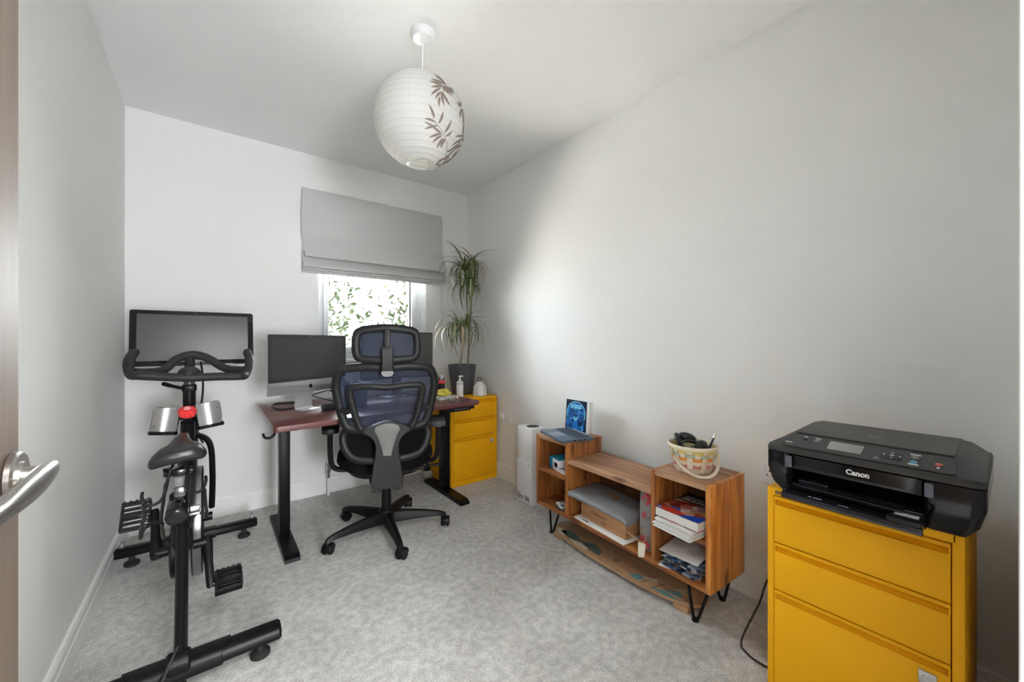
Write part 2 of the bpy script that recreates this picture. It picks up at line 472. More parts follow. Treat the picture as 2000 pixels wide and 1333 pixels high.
struct('bounce_strip_outside', MB().box((-4, YB + WT, -.3), (8, 4.39, -.1)), mat('pale_bounce_ground', (0.72, 0.71, 0.69), .9, var=.08, vscale=30))  # unseen pale strip, added to bounce sun up to the ceiling

# ---------------------------------------------------------------- door leaf (open, at the left edge)
M_doorwood = wood('pale_door_veneer', [(0.3, (0.17, 0.120, 0.092)), (0.55, (0.22, 0.160, 0.124)), (0.75, (0.26, 0.195, 0.155))], 'Z', 30, .45, .4)
door = bpy.data.objects.new('door_1', None); COL.objects.link(door); door['kind'] = 'structure'
DXF = -0.164; DYE = 0.657
door.location = (DXF - .02, YF + .02, 0)
obj('door_leaf', MB().box((DXF - .042, -0.10, 0.008), (DXF, DYE, 2.0), .0015), M_doorwood, door, world=True)
RY = .633; RZ = .949
hb = MB(); hb.lathe([(.024, 0), (.0265, .002), (.0265, .006), (.024, .008), (.0150, .008), (.0150, .010)], 32, M=T(DXF, RY, RZ) @ Matrix.Rotation(PI / 2, 4, 'Y'))
rose = obj('handle_rose', hb, M_steel, door, world=True)
lv = MB()
lv.tube([(DXF + .006, RY, RZ), (DXF + .018, RY, RZ), (DXF + .024, RY, RZ)], [.0095, .0095, .009], 14)
pts = catmull([(DXF + .027, RY + .010, RZ + .003), (DXF + .027, RY + .001, RZ + .003), (DXF + .0255, RY - .03, RZ - .001), (DXF + .021, RY - .075, RZ - .006), (DXF + .017, RY - .115, RZ - .009)], 6)
n_ = len(pts)
lv.tube(pts, [.0035 + .0035 * math.sin(min(1, (i + .6) / 8) * PI / 2) for i in range(n_)], 14, ry=[.004 + .0105 * math.sin(PI * min(.8, (i + 1) / (n_ + 2))) for i in range(n_)], up=(0, 0, 1))
obj('lever_handle', lv, M_steel, door, world=True)

# ================================================================ roman blind
M_blind = mat('blind_linen', (0.56, 0.56, 0.555), 0.9, spec=0.1, bump=0.25, bscale=500, var=0.03)
bl = thing('roman_blind', 'light grey fabric roman blind half lowered over the window', 'blind', ((0.49 + 1.555) / 2, YB - .03, 1.56))
BX0, BX1 = 0.492, 1.558
def sheet(zs_ys, name, x0=BX0, x1=BX1, nu=24):
    P = catmull([(0, y, z) for y, z in zs_ys], 6); n = len(P) - 1
    mb = MB()
    def fn(a, b):
        p = P[min(n, int(round(b * n)))]
        x = x0 + (x1 - x0) * a
        bow = .006 * math.sin(a * PI * 2.2 + p.z * 4) * min(1, max(0, (2.14 - p.z) / .3))
        edge = -.010 * (abs(2 * a - 1) ** 6) * (1 if p.z < 1.9 else .0)
        return (x + (.006 * math.sin(p.z * 9) if a in (0.0, 1.0) else 0), p.y + bow + edge, p.z)
    mb.grid(fn, nu, n)
    return obj(name, mb, M_blind, bl, world=True, solid=.003)
sheet([(YB - .028, 2.15), (YB - .050, 2.05), (YB - .052, 1.90), (YB - .054, 1.835), (YB - .064, 1.80), (YB - .095, 1.72), (YB - .112, 1.680), (YB - .108, 1.666), (YB - .085, 1.672), (YB - .060, 1.70)], 'upper_fabric')
sheet([(YB - .052, 1.71), (YB - .060, 1.66), (YB - .080, 1.622), (YB - .088, 1.606), (YB - .080, 1.598), (YB - .055, 1.612)], 'fold', BX0 - .006, BX1 + .004)
sheet([(YB - .050, 1.61), (YB - .062, 1.600), (YB - .070, 1.589), (YB - .062, 1.582), (YB - .046, 1.590)], 'fold', BX0 - .006, BX1 + .004)
sheet([(YB - .036, 1.64), (YB - .038, 1.60), (YB - .040, 1.562)], 'hem', BX0 - .004, BX1)
obj('headrail', MB().box((BX0 + .01, YB - .026, 2.11), (BX1 - .01, YB - .001, 2.147), .003), M_white, bl, world=True)
ch = MB()
xc = 1.565
for k in range(44):
    z = 2.05 - k * .0255
    ch.ell((xc - .004, YB - .018, z), .0028, 6, 4); ch.ell((xc + .006, YB - .016, z - .012), .0028, 6, 4)
ch.tube([(xc - .004, YB - .018, 2.1), (xc - .004, YB - .018, .985), (xc + .001, YB - .017, .975), (xc + .006, YB - .016, .985), (xc + .006, YB - .016, 2.1)], .0011, 5)
obj('bead_chain', ch, mat('chain_grey', (0.45, 0.45, 0.43), .4), bl, world=True)
obj('chain_clip', MB().box((1.560, YB - .020, .958), (1.573, YB, .985), .003), M_white, bl, world=True)

# ================================================================ pendant with paper lantern
LX, LY, LZ, LR = 0.700, 1.540, 2.018, 0.190
M_papershade = bpy.data.materials.new('rice_paper'); M_papershade.use_nodes = True
_nt = M_papershade.node_tree; _b = _nt.nodes['Principled BSDF']
_b.inputs['Base Color'].default_value = (0.78, 0.775, 0.755, 1); _b.inputs['Roughness'].default_value = .8
_tr = _nt.nodes.new('ShaderNodeBsdfTranslucent'); _tr.inputs[0].default_value = (0.8, 0.79, 0.76, 1)
_mx = _nt.nodes.new('ShaderNodeMixShader'); _mx.inputs[0].default_value = 0.35
_nt.links.new(_b.outputs[0], _mx.inputs[1]); _nt.links.new(_tr.outputs[0], _mx.inputs[2])
_nt.links.new(_mx.outputs[0], _nt.nodes['Material Output'].inputs['Surface'])
lamp = thing('pendant_lamp', 'white paper globe lantern with brown bamboo print hanging from the ceiling', 'lamp', (LX, LY, LZ - LR))
cr = MB(); RSX = LX + .012
cr.lathe([(.050, H), (.051, H - .004), (.048, H - .022), (.040, H - .030), (.012, H - .033), (.008, H - .043), (.004, H - .044)], 32, (RSX, LY, 0))
obj('ceiling_rose', cr, M_white, lamp, world=True)
obj('flex_cord', MB().cyl((LX + .004, LY, LZ + .06), (RSX, LY, H - .04), .0032, 8), M_white, lamp, world=True)
NR = 19; prof = []
def lant(a):     # a: polar angle from top
    return (LR * math.sin(a), LZ + LR * .985 * math.cos(a))
a0, a1 = math.radians(17), math.radians(161)
for i in range(NR):
    for s in range(5):
        t = (i + s / 5) / NR; a = a0 + (a1 - a0) * t
        r, z = lant(a); k = 1 - .010 * math.sin(PI * s / 5)
        prof.append((r * k, LZ + (z - LZ) * k))
prof.append(lant(a1))
sh = MB()
rings = [[(LX + r * math.cos(2 * PI * k / 64), LY + r * math.sin(2 * PI * k / 64), z) for k in range(64)] for r, z in prof]
sh.loft(rings, caps=False)
shade = obj('paper_shade', sh, M_papershade, lamp, world=True, ang=80)
rb = MB()
for i in range(NR + 1):
    r, z = lant(a0 + (a1 - a0) * i / NR)
    rb.tube([(LX + (r - .0006) * math.cos(2 * PI * k / 48), LY + (r - .0006) * math.sin(2 * PI * k / 48), z) for k in range(48)], .0009, 5, closed=True)
obj('wire_hoops', rb, mat('pale_wire', (0.55, 0.53, 0.5), .5), shade, world=True)
wf = MB()
rB, zB = lant(a1)
for q in range(3):
    a = q * 2 * PI / 3 + .4
    wf.tube([(LX + rB * math.cos(a), LY + rB * math.sin(a), zB), (LX + .018 * math.cos(a), LY + .018 * math.sin(a), LZ + .03), (LX + .05 * math.cos(a), LY + .05 * math.sin(a), LZ + LR * .9)], .0012, 5)
wf.tube([(LX + rB * math.cos(a), LY + rB * math.sin(a), zB) for a in (.4, .4 + 2 * PI / 3, .4 + 4 * PI / 3)], .0011, 5, closed=True)
obj('wire_stretcher', wf, M_chrome, lamp, world=True)
bb = MB(); bb.lathe([(.012, .075), (.018, .06), (.018, .03), (.014, .026), (.026, -.02), (.027, -.035), (.02, -.055), (.006, -.063)], 20, (LX, LY, LZ))
obj('bulb_and_holder', bb, M_white, lamp, world=True)
# bamboo print on the paper: leaves and canes lying on the globe
pr = MB()
_to = (Vector((0, 0, CAM_H)) - Vector((LX, LY, LZ))).normalized()
_rt = _to.cross(Vector((0, 0, -1))).normalized(); _up = _to.cross(_rt) * -1
if _up.z < 0: _up = -_up
if _rt.x < 0: _rt = -_rt
def gp(x, y):
    """point of the print on the globe; x, y measured on the side that faces the door"""
    a = (x - 475) / 366.0; b = -(y - 840) / 412.0
    q = math.hypot(a, b)
    if q > .985: a *= .985 / q; b *= .985 / q; q = .985
    d = _rt * a + _up * b + _to * math.sqrt(1 - q * q)
    return Vector((LX, LY, LZ)) + Vector((d.x, d.y, d.z * .985)) * (LR * 1.003)
def gleaf(x0, y0, x1, y1, w=9, n=6):
    d = Vector((x1 - x0, y1 - y0)); nn = Vector((-d.y, d.x)).normalized()
    top = []; bot = []
    for i in range(n + 1):
        t = i / n; ww = w * (math.sin(PI * (.04 + .93 * t) ** .8)) + .6
        c = Vector((x0, y0)) + d * t + nn * (w * .5 * math.sin(PI * t))
        top.append(gp(*(c + nn * ww))); bot.append(gp(*(c - nn * ww)))
    for i in range(n):
        pr.bm.faces.new([pr.bm.verts.new(p) for p in (top[i], top[i + 1], bot[i + 1], bot[i])])
def gstem(pts, w):
    P = catmull([(a, e, 0) for a, e in pts], 6)
    for i in range(len(P) - 1):
        d = (P[i + 1] - P[i]).normalized(); nn = Vector((-d.y, d.x, 0)) * w
        pr.bm.faces.new([pr.bm.verts.new(gp(q.x, q.y)) for q in (P[i] - nn, P[i + 1] - nn, P[i + 1] + nn, P[i] + nn)])
for q in ((620,575,548,642),(628,600,580,662),(615,640,610,716),(628,600,648,706),(635,600,696,696),(640,560,550,580),(635,550,540,538),(650,535,550,519),(665,540,575,466),(640,510,590,490),
          (650,545,652,600),(660,545,682,612),(675,545,706,620),(690,550,724,602),(700,550,726,585),
          (575,805,535,705),(610,838,641,742),(583,830,505,815),(600,855,505,895),(600,890,503,838),(635,920,545,860),(630,912,540,955),(635,925,565,990),(648,945,600,1030),(662,950,628,1030),(655,905,706,798),(665,930,716,880),
          (780,690,745,655),(785,680,768,640),(790,700,775,775),(800,720,790,700),(815,915,740,925),(812,935,720,1000),(815,985,745,1035),(820,960,830,900),
          (655,1115,600,1180),(680,1055,730,1020),(705,1095,660,1145),(770,1050,730,1120),(800,1030,760,1090),(600,1180,652,1170),(615,1207,652,1190),(575,1240,650,1225),(655,1215,712,1178),(680,1192,722,1168),(650,1170,720,1130),(720,1130,770,1080),(735,1150,690,1180)):
    gleaf(*q)
gstem([(583, 830), (630, 888), (668, 960), (680, 1040), (672, 1100)], 2)
for q in (((792,700),(806,760),(812,815)), ((812,820),(810,870),(808,930)), ((810,935),(818,980),(812,1030)), ((600,1178),(640,1130),(672,1108)), ((676,1104),(715,1065),(740,1035)), ((742,1030),(775,985),(790,960)),
          ((648,1165),(690,1140),(722,1118)), ((728,1112),(765,1080),(790,1050)), ((700,1050),(740,1010),(765,990))): gstem(q, 7)
obj('bamboo_print', pr, mat('brown_ink', (0.23, 0.185, 0.155), .8, var=.25, vscale=40), shade, world=True, recalc=False)

# ================================================================ standing desk
M_mahog = wood('mahogany_laminate', [(0.25, (0.075, 0.020, 0.018)), (0.5, (0.125, 0.036, 0.031)), (0.75, (0.17, 0.055, 0.045))], 'X', 16, .32, .6, coat=.2)
DT = 0.70
desk = thing('standing_desk', 'mahogany topped desk on black T shaped metal legs under the window', 'desk', (0.80, 2.45, 0), 0)
top_poly = roundpoly([(0.222, 2.036), (1.393, 2.143), (1.385, 2.905), (0.226, 2.850)], .022, 4)
obj('desk_top', MB().prism(top_poly, DT - .025, DT, .003), M_mahog, desk, world=True)
def desk_leg(x, y0, y1, yc):
    fo = MB()
    pr_ = [(y0, .0), (y0 + .004, .016), (y0 + .03, .030), (y1 - .03, .030), (y1 - .004, .016), (y1, 0)]
    fo.loft([[(x + s, y, z) for y, z in pr_] for s in (-.034, -.031, .031, .034)])
    f = obj('foot', fo, M_blacks, desk, world=True, ang=20)
    obj('leg_column', MB().box((x - .025, yc - .038, .030), (x + .025, yc + .038, DT - .027), .003), M_blacks, desk, world=True)
    obj('side_bracket', MB().box((x - .03, 2.17, DT - .052), (x + .03, 2.80, DT - .0255), .003), M_blacks, desk, world=True)
desk_leg(.318, 2.175, 2.80, 2.47)
desk_leg(1.335, 2.235, 2.80, 2.53)
obj('crossbeam', MB().box((.35, 2.48, DT - .065), (1.31, 2.52, DT - .026), .003), M_blacks, desk, world=True)
cp = MB(); cp.box((1.13, 2.105, DT - .047), (1.30, 2.17, DT - .0255), .006, M=None)
ctl = obj('height_control', cp, M_black, desk, world=True)
bt = MB()
for k in range(5): bt.cyl((1.19 + k * .02, 2.103, DT - .034), (1.19 + k * .02, 2.106, DT - .034), .0035, 8)
obj('control_buttons', bt, M_mid, ctl, world=True)
hk = catmull([(.235, 2.12, DT - .026), (.235, 2.12, DT - .045), (.218, 2.118, DT - .060), (.196, 2.116, DT - .056), (.188, 2.116, DT - .036)], 5)
obj('bag_hook', MB().tube(hk, .0055, 8), M_black, desk, world=True)

# ================================================================ office chair (back towards the door)
CHX, CHY, CHR = 0.790, 2.195, math.radians(-19)
chair = thing('office_chair', 'black ergonomic office chair with blue mesh back and headrest at the desk', 'chair', (CHX, CHY, 0), CHR)
def seat_y(x, z):
    """depth of the backrest surface: curved round the sitter, leaning back"""
    base = -.272 - .055 * max(0, (z - .62) / .35) ** 1.5 - .03 * max(0, (.62 - z) / .2)
    return base + .42 * x * x
def ring3(pts2, off=0.0, n=6):
    P = catmull([(a * .95, b, 0) for a, b in pts2], n, True)
    return [(p.x, seat_y(p.x, p.y) + off, p.y) for p in P]
M_mesh = bpy.data.materials.new('blue_black_mesh'); M_mesh.use_nodes = True
_nt = M_mesh.node_tree; _b = _nt.nodes['Principled BSDF']; _b.inputs['Roughness'].default_value = .6
_tc = _nt.nodes.new('ShaderNodeTexCoord')
_n = _nt.nodes.new('ShaderNodeTexNoise'); _n.inputs['Scale'].default_value = 300
_nt.links.new(_tc.outputs['Object'], _n.inputs['Vector'])
_nt.links.new(ramp(_nt, _n.outputs['Fac'], [(.3, (0.006, 0.011, 0.034)), (.7, (0.014, 0.026, 0.070))]), _b.inputs['Base Color'])
_t = _nt.nodes.new('ShaderNodeBsdfTransparent'); _t.inputs[0].default_value = (.75, .82, 1.0, 1)
_mx = _nt.nodes.new('ShaderNodeMixShader'); _mx.inputs[0].default_value = .70
_nt.links.new(_t.outputs[0], _mx.inputs[1]); _nt.links.new(_b.outputs[0], _mx.inputs[2])
_nt.links.new(_mx.outputs[0], _nt.nodes['Material Output'].inputs['Surface'])
M_chair = mat('chair_plastic', (0.011, 0.011, 0.012), 0.45, spec=0.3, bump=0.1, bscale=1200)
M_fab = mat('black_fabric', (0.005, 0.005, 0.006), 0.9, spec=0.1, bump=0.3, bscale=700)
M_inlay = mat('grey_inlay', (0.175, 0.17, 0.167), 0.45)
# upper back frame
up = [(-.205, .955), (-.235, .925), (-.248, .87), (-.232, .77), (-.210, .69), (-.180, .655), (-.10, .648), (.10, .648), (.180, .655), (.210, .69), (.232, .77), (.248, .87), (.235, .925), (.205, .955), (.10, .965), (0, .958), (-.10, .965)]
fr_up = MB(); fr_up.tube(ring3(up), .021, 10, closed=True, ry=.013, up=(0, 1, 0))
backf = obj('back_frame', fr_up, M_chair, chair)
def panel(pts2, n=6, off=0.0, cz=None):
    P = catmull([(a * .95, b, 0) for a, b in pts2], n, True)
    cx_ = sum(p.x for p in P) / len(P); cz_ = sum(p.y for p in P) / len(P) if cz is None else cz
    mb = MB(); rings = []
    for s in (1.0, .75, .5, .25, .02):
        rings.append([(cx_ + (p.x - cx_) * s, seat_y(cx_ + (p.x - cx_) * s, cz_ + (p.y - cz_) * s) + off, cz_ + (p.y - cz_) * s) for p in P])
    mb.loft(rings, caps=False); return mb
obj('back_mesh', panel(up), M_mesh, backf)
# inner support frame, standing behind the mesh
inn = [(-.165, .868), (-.178, .845), (-.170, .79), (-.150, .715), (-.125, .660), (-.07, .632), (-.03, .655), (.03, .655), (.07, .632), (.125, .660), (.150, .715), (.170, .79), (.178, .845), (.165, .868), (.09, .872), (0, .864), (-.09, .872)]
obj('support_frame', MB().tube(ring3(inn, -.034), .017, 10, closed=True, ry=.013, up=(0, 1, 0)), M_chair, chair)
for s in (-1, 1):
    for zz, dx in ((.76, .03),):
        ar = MB(); ar.tube(catmull([(s * .160, seat_y(.16, zz) - .034, zz), (s * .19, seat_y(.19, zz) - .026, zz - .012), (s * .222, seat_y(.222, zz), zz + .004)], 4), .014, 8, ry=.006, up=(0, 1, 0))
        obj('support_arm', ar, M_chair, chair)
# spine
def outline(pts2, off, th, name, m, par, bev=.006, n=4, closed=True):
    P = catmull([(a, b, 0) for a, b in pts2], n, True)
    mb = MB()
    def pt(s, o, p, c=(0, .55)):
        x = p.x; z = p.y
        return (x * s, -.299 - .05 * max(0, (z - .62) / .35) + off + o - .02 * max(0, (.45 - z) / .12), z)
    rr = [[pt(.94, 0, p) for p in P], [pt(1, bev, p) for p in P], [pt(1, th - bev, p) for p in P], [pt(.94, th, p) for p in P]]
    mb.loft(rr)
    return obj(name, mb, m, par, ang=50)
sp = [(-.072, .382), (-.072, .42), (-.066, .48), (-.056, .55), (-.060, .60), (-.088, .635), (-.115, .655), (-.095, .672), (-.055, .688), (0, .702), (.055, .688), (.095, .672), (.115, .655), (.088, .635), (.060, .60), (.056, .55), (.066, .48), (.072, .42), (.072, .382), (.04, .378), (0, .376), (-.04, .378)]
spine = outline(sp, -.048, .045, 'spine', M_chair, chair, .012)
inl = [(-.016, .522), (-.026, .57), (-.045, .630), (-.058, .660), (-.045, .682), (0, .692), (.045, .682), (.058, .660), (.045, .630), (.026, .57), (.016, .522), (0, .512)]
outline(inl, -.051, .006, 'spine_inlay', M_inlay, spine, .002)
for k in (-.066, -.055, -.044, -.033, .033, .044, .055, .066): obj('spine_tooth', MB().box((k - .0033, -.362, .364), (k + .0033, -.333, .384), .001), M_chair, spine)
# lumbar ring
lum = [(-.205, .645), (-.218, .61), (-.205, .555), (-.165, .512), (-.09, .497), (0, .494), (.09, .497), (.165, .512), (.205, .555), (.218, .61), (.205, .645), (.16, .655), (.09, .650), (0, .645), (-.09, .650), (-.16, .655)]
lf = MB(); lf.tube(ring3(lum, .006), .019, 10, closed=True, ry=.013, up=(0, 1, 0))
lumf = obj('lumbar_frame', lf, M_chair, chair)
obj('lumbar_pad', panel(lum, off=.012), M_fab, lumf, solid=.01)
# headrest with stem
hz0, hz1 = 1.0, 1.150
hd_ = [(-.125, hz1 - .01), (-.150, hz1 - .035), (-.153, hz0 + .045), (-.135, hz0 + .008), (-.07, hz0), (0, hz0 - .003), (.07, hz0), (.135, hz0 + .008), (.153, hz0 + .045), (.150, hz1 - .035), (.125, hz1 - .01), (.06, hz1), (0, hz1 + .003), (-.06, hz1)]
def hring(off):
    P = catmull([(a, b, 0) for a, b in hd_], 6, True)
    return [(p.x * .93, -.337 + .55 * p.x * p.x + off, p.y) for p in P]
hf = obj('headrest_frame', MB().tube(hring(0), .021, 10, closed=True, ry=.016, up=(0, 1, 0)), M_chair, chair)
hm = MB()
R_ = hring(.002)
hm.loft([[(p[0] * s, p[1] - (.55 * (p[0] / .93) ** 2) * (1 - s * s), 1.075 + (p[2] - 1.075) * s) for p in R_] for s in (1, .7, .4, .02)], caps=False)
obj('headrest_mesh', hm, M_mesh, hf)
st = MB()
rows = [(.920, .030, -.367), (.935, .034, -.371), (.955, .030, -.375), (.99, .027, -.379), (1.03, .029, -.379), (1.055, .030, -.377), (1.060, .026, -.375)]
st.loft([[(-w_, y_, z_), (-w_ * .8, y_ - .012, z_), (w_ * .8, y_ - .012, z_), (w_, y_, z_), (w_ * .8, y_ + .02, z_), (-w_ * .8, y_ + .02, z_)] for z_, w_, y_ in rows])
st.box((-.014, -.373, 1.04), (.014, -.355, 1.148), .004)
stem = obj('headrest_stem', st, M_chair, chair, ang=30)
bd = MB()
bd.prism(roundpoly([(-.026, .946), (-.030, .936), (-.018, .920), (.018, .920), (.030, .936), (.026, .946)], .01, 3), -.002, .002, .0008, M=Matrix.Translation((0, -.3855, 0)) @ Matrix(((1, 0, 0, 0), (0, 0, -1, 0), (0, 1, 0, 0), (0, 0, 0, 1))))
obj('stem_badge', bd, M_inlay, stem)
# seat
def superring(rx, ry, z, cy_, n=40, p=2.8):
    out = []
    for k in range(n):
        a = 2 * PI * k / n; c, s = math.cos(a), math.sin(a)
        out.append((rx * math.copysign(abs(c) ** (2 / p), c), cy_ + ry * math.copysign(abs(s) ** (2 / p), s), z + .015 * (c * c)))
    return out
se = MB()
se.loft([superring(.20, .19, .395, .03), superring(.245, .232, .402, .03), superring(.258, .245, .425, .03), superring(.255, .242, .455, .03), superring(.235, .222, .475, .03), superring(.16, .15, .482, .03), superring(.02, .02, .480, .03)])
obj('seat_cushion', se, M_fab, chair, ang=80)
pan = MB(); pan.loft([superring(.13, .13, .350, .02), superring(.20, .19, .365, .02), superring(.215, .20, .396, .02)])
pan.box((-.09, -.12, .325), (.09, .12, .36), .01); pan.box((-.050, -.335, .385), (.050, -.05, .40), .006)
obj('seat_pan', pan, M_chair, chair)
lvv = MB(); lvv.tube(catmull([(.10, 0, .352), (.20, .01, .350), (.285, .02, .352)], 4), .006, 8); lvv.box((.262, .008, .344), (.315, .032, .358), .004)
obj('tilt_lever', lvv, M_black, chair)
for s in (-1, 1):
    am = MB()
    am.tube(catmull([(s * .16, .03, .372), (s * .235, .03, .372), (s * .272, .02, .388), (s * .287, .0, .43), (s * .291, -.01, .52), (s * .291, -.012, .60)], 5), [.020] * 26, 10, ry=[.014] * 26)
    a_ = obj('armrest', am, M_chair, chair)
    pd = MB(); pd.prism(roundpoly([(-.042, -.11), (.042, -.11), (.046, .13), (-.046, .13)], .03, 4), 0, .026, .008, 3)
    obj('armrest_pad', pd, M_chair if s < 0 else mat('arm_pad', (0.045, 0.046, 0.05), .5), a_, loc=(s * .289, .0, .602), rot=(0, 0, s * -.10))
gs = MB(); gs.cyl((0, 0, .12), (0, 0, .285), .027, 20, .025); gs.cyl((0, 0, .06), (0, 0, .12), .03, 16)
obj('column_shroud', gs, M_black, chair)
obj('gas_lift', MB().cyl((0, 0, .28), (0, 0, .345), .014, 16), M_chrome, chair)
hubm = MB(); hubm.lathe([(.03, .062), (.046, .075), (.047, .12), (.036, .135)], 24)
base = obj('base_hub', hubm, M_black, chair)
legm = MB()
rows = [(.025, .128, .062, .026), (.10, .122, .068, .024), (.20, .112, .074, .021), (.29, .098, .074, .018), (.325, .088, .066, .016), (.336, .078, .062, .013)]
legm.loft([[(r_, -w_, zb_), (r_, -w_ * .8, zt_ - .008), (r_, -w_ * .45, zt_), (r_, w_ * .45, zt_), (r_, w_ * .8, zt_ - .008), (r_, w_, zb_)] for r_, zt_, zb_, w_ in rows])
leg_me = legm.mesh('base_arm', 40); leg_me.materials.append(M_black)
cst = MB()
cst.cyl((0, 0, .045), (0, 0, .072), .008, 10)
for s in (-1, 1): cst.cyl((.014, s * .006, .0262), (.014, s * .024, .0262), .0262, 20, bev=.005)
cst.cyl((.014, -.006, .0262), (.014, .006, .0262), .015, 12)
hood = []
for k in range(9):
    a = math.radians(-10 + 200 * k / 8)
    hood.append([(.014 + rr * math.cos(a), y_, .0275 + rr * math.sin(a)) for rr, y_ in ((.0285, -.0235), (.0305, -.020), (.0305, .020), (.0285, .0235))])
cst.loft(hood)
cst_me = cst.mesh('caster', 40); cst_me.materials.append(M_black)
CA = [190, 262, 334, 118, 46]; SW = [70, 60, 75, 20, 80]
for a, sw in zip(CA, SW):
    th_ = math.radians(a) - CHR
    l_ = obj('base_arm', leg_me, None, chair, rot=(0, 0, th_))
    obj('caster', cst_me, None, chair, loc=(.330 * math.cos(th_), .330 * math.sin(th_), 0), rot=(0, 0, math.radians(sw)))

# ================================================================ exercise bike
BX = -0.080
M_bike = mat('bike_black', (0.005, 0.005, 0.006), 0.38, spec=0.24)
M_grip = mat('handlebar_rubber', (0.021, 0.021, 0.023), 0.55, spec=0.35, bump=0.08, bscale=900)
M_bhi = mat('bike_gloss_black', (0.010, 0.010, 0.011), 0.16, spec=0.5)
bike = thing('exercise_bike', 'black indoor exercise bike with large tilted screen and red resistance knob', 'exercise bike', (BX, 2.10, 0))
def flatbar(x0, x1, y, z, hy, hz, mb=None, taper=0.0):
    """stabiliser: rounded-box section running along x"""
    mb = mb or MB()
    sec = roundpoly([(-hy, -hz * .7), (-hy * .75, hz), (hy * .75, hz), (hy, -hz * .7)], hz * .7, 4)
    rows = [(x0, .82), (x0 + .008, 1), (x1 - .008, 1), (x1, .82)]
    mb.loft([[(x, y + a * s, z + b * s) for a, b in sec] for x, s in rows])
    return mb
rs = obj('rear_stabiliser', flatbar(BX - .275, BX + .275, 1.600, .068, .042, .026), M_bike, bike, world=True)
sl = MB(); sec = roundpoly([(-.046, -.024), (-.036, .031), (.036, .031), (.046, -.024)], .02, 4)
sl.loft([[(BX + s * .12 + a * .35 * (1 if s > 0 else -1), 1.600 + a, .068 + b) for a, b in sec] for s in (-1, 1)])
obj('stabiliser_sleeve', sl, M_bike, rs, world=True)
fs = obj('front_stabiliser', flatbar(BX - .285, BX + .285, 2.63, .068, .036, .024), M_bike, bike, world=True)
sl = MB(); sec = roundpoly([(-.039, -.022), (-.030, .028), (.030, .028), (.039, -.022)], .018, 4)
sl.loft([[(BX + s * .10, 2.63 + a, .068 + b) for a, b in sec] for s in (-1, 1)])
obj('stabiliser_sleeve', sl, M_bike, fs, world=True)
ft = MB(); ft.lathe([(.026, 0), (.030, .004), (.030, .014), (.022, .020), (.012, .024), (.012, .048)], 20)
foot_me = ft.mesh('levelling_foot'); foot_me.materials.append(M_rubber)
for x, y in ((BX + .215, 1.60), (BX - .01, 1.595), (BX - .215, 1.60), (BX + .225, 2.63), (BX - .225, 2.63)):
    obj('levelling_foot', foot_me, None, bike, loc=(x - BX, y - 2.10, 0))
wl = MB(); wl.cyl((-.008, 0, 0), (.008, 0, 0), .020, 18, bev=.003)
wl_me = wl.mesh('transport_wheel'); wl_me.materials.append(M_mid)
for x in (BX + .262, BX - .262): obj('transport_wheel', wl_me, None, bike, loc=(x - BX, 2.652 - 2.10, .095))

def boxtube(pts, ws, hs, name, m=M_bike, par=None, n=14):
    mb = MB(); mb.tube(pts, ws, n, ry=hs, up=(0, 1, 0)); return obj(name, mb, m, par or bike, world=True)
P = catmull([(BX + .004, 1.585, .07), (BX + .004, 1.64, .17), (BX + .002, 1.715, .34), (BX, 1.775, .47)], 6)
boxtube(P, [.0175] * len(P), [.034] * len(P), 'rear_tube')
hubj = MB(); hubj.cyl((BX - .030, 1.585, .095), (BX + .030, 1.585, .095), .033, 22, bev=.006)
obj('rear_joint', hubj, M_bike, bike, world=True)
P = catmull([(BX, 1.80, .36), (BX - .002, 1.785, .47), (BX - .004, 1.765, .56)], 5)
seat_tube = boxtube(P, [.030] * len(P), [.036] * len(P), 'seat_tube')
P = catmull([(BX - .004, 1.765, .55), (BX - .006, 1.75, .63)], 3)
obj('seat_post', MB().tube(P, .017, 14), M_mid, seat_tube, world=True)
nose = MB(); nose.tube(catmull([(BX - .006, 1.80, .535), (BX - .008, 1.725, .525), (BX - .010, 1.680, .515), (BX - .010, 1.668, .512)], 5), [.030] * 11 + [.029, .028, .025, .020, .012], 16, ry=[.030] * 5 + [.033] * 6 + [.031, .029, .026, .020, .012])
obj('seat_tube_cap', nose, M_bhi, bike, world=True)
slp = MB(); slp.box((-.014, -.055, -.011), (.014, .055, .011), .003, M=T(BX - .004, 1.775, .578) @ Matrix.Rotation(math.radians(-8), 4, 'X'))
obj('seat_slider', slp, mat('slider_grey', (.16, .16, .165), .3, metal=.8), bike, world=True)
# saddle: sections along y, nose pointing away (to the handlebar)
sd = MB(); rows = []
for y, w_, zt, zb, dip in ((1.690, .045, .705, .676, .0), (1.700, .074, .715, .668, .006), (1.73, .083, .722, .664, .008), (1.77, .075, .724, .666, .008), (1.81, .052, .722, .668, .004), (1.85, .034, .724, .672, .001), (1.90, .026, .727, .680, 0), (1.94, .022, .725, .690, 0), (1.952, .012, .720, .700, 0)):
    r_ = []
    for k in range(20):
        a = 2 * PI * k / 20; c, s = math.cos(a), math.sin(a)
        x_ = BX - .008 + w_ * math.copysign(abs(c) ** .75, c)
        zc = (zt + zb) / 2; hz_ = (zt - zb) / 2
        z_ = zc + hz_ * math.copysign(abs(s) ** .8, s) - (.018 * (abs(c) ** 2.5) if w_ > .05 else 0) - (dip * math.exp(-(c / .3) ** 2) if s > 0 else 0)
        r_.append((x_, y, z_))
    rows.append([(BX - .008 + (p_[0] - BX + .008) * .93, p_[1], p_[2] + .016 + .10 * (p_[0] - BX + .008)) for p_ in r_])
sd.loft(rows)
saddle = obj('saddle', sd, mat('saddle_vinyl', (0.016, 0.016, 0.017), .33, spec=.55), bike, world=True, ang=70)
rl = MB()
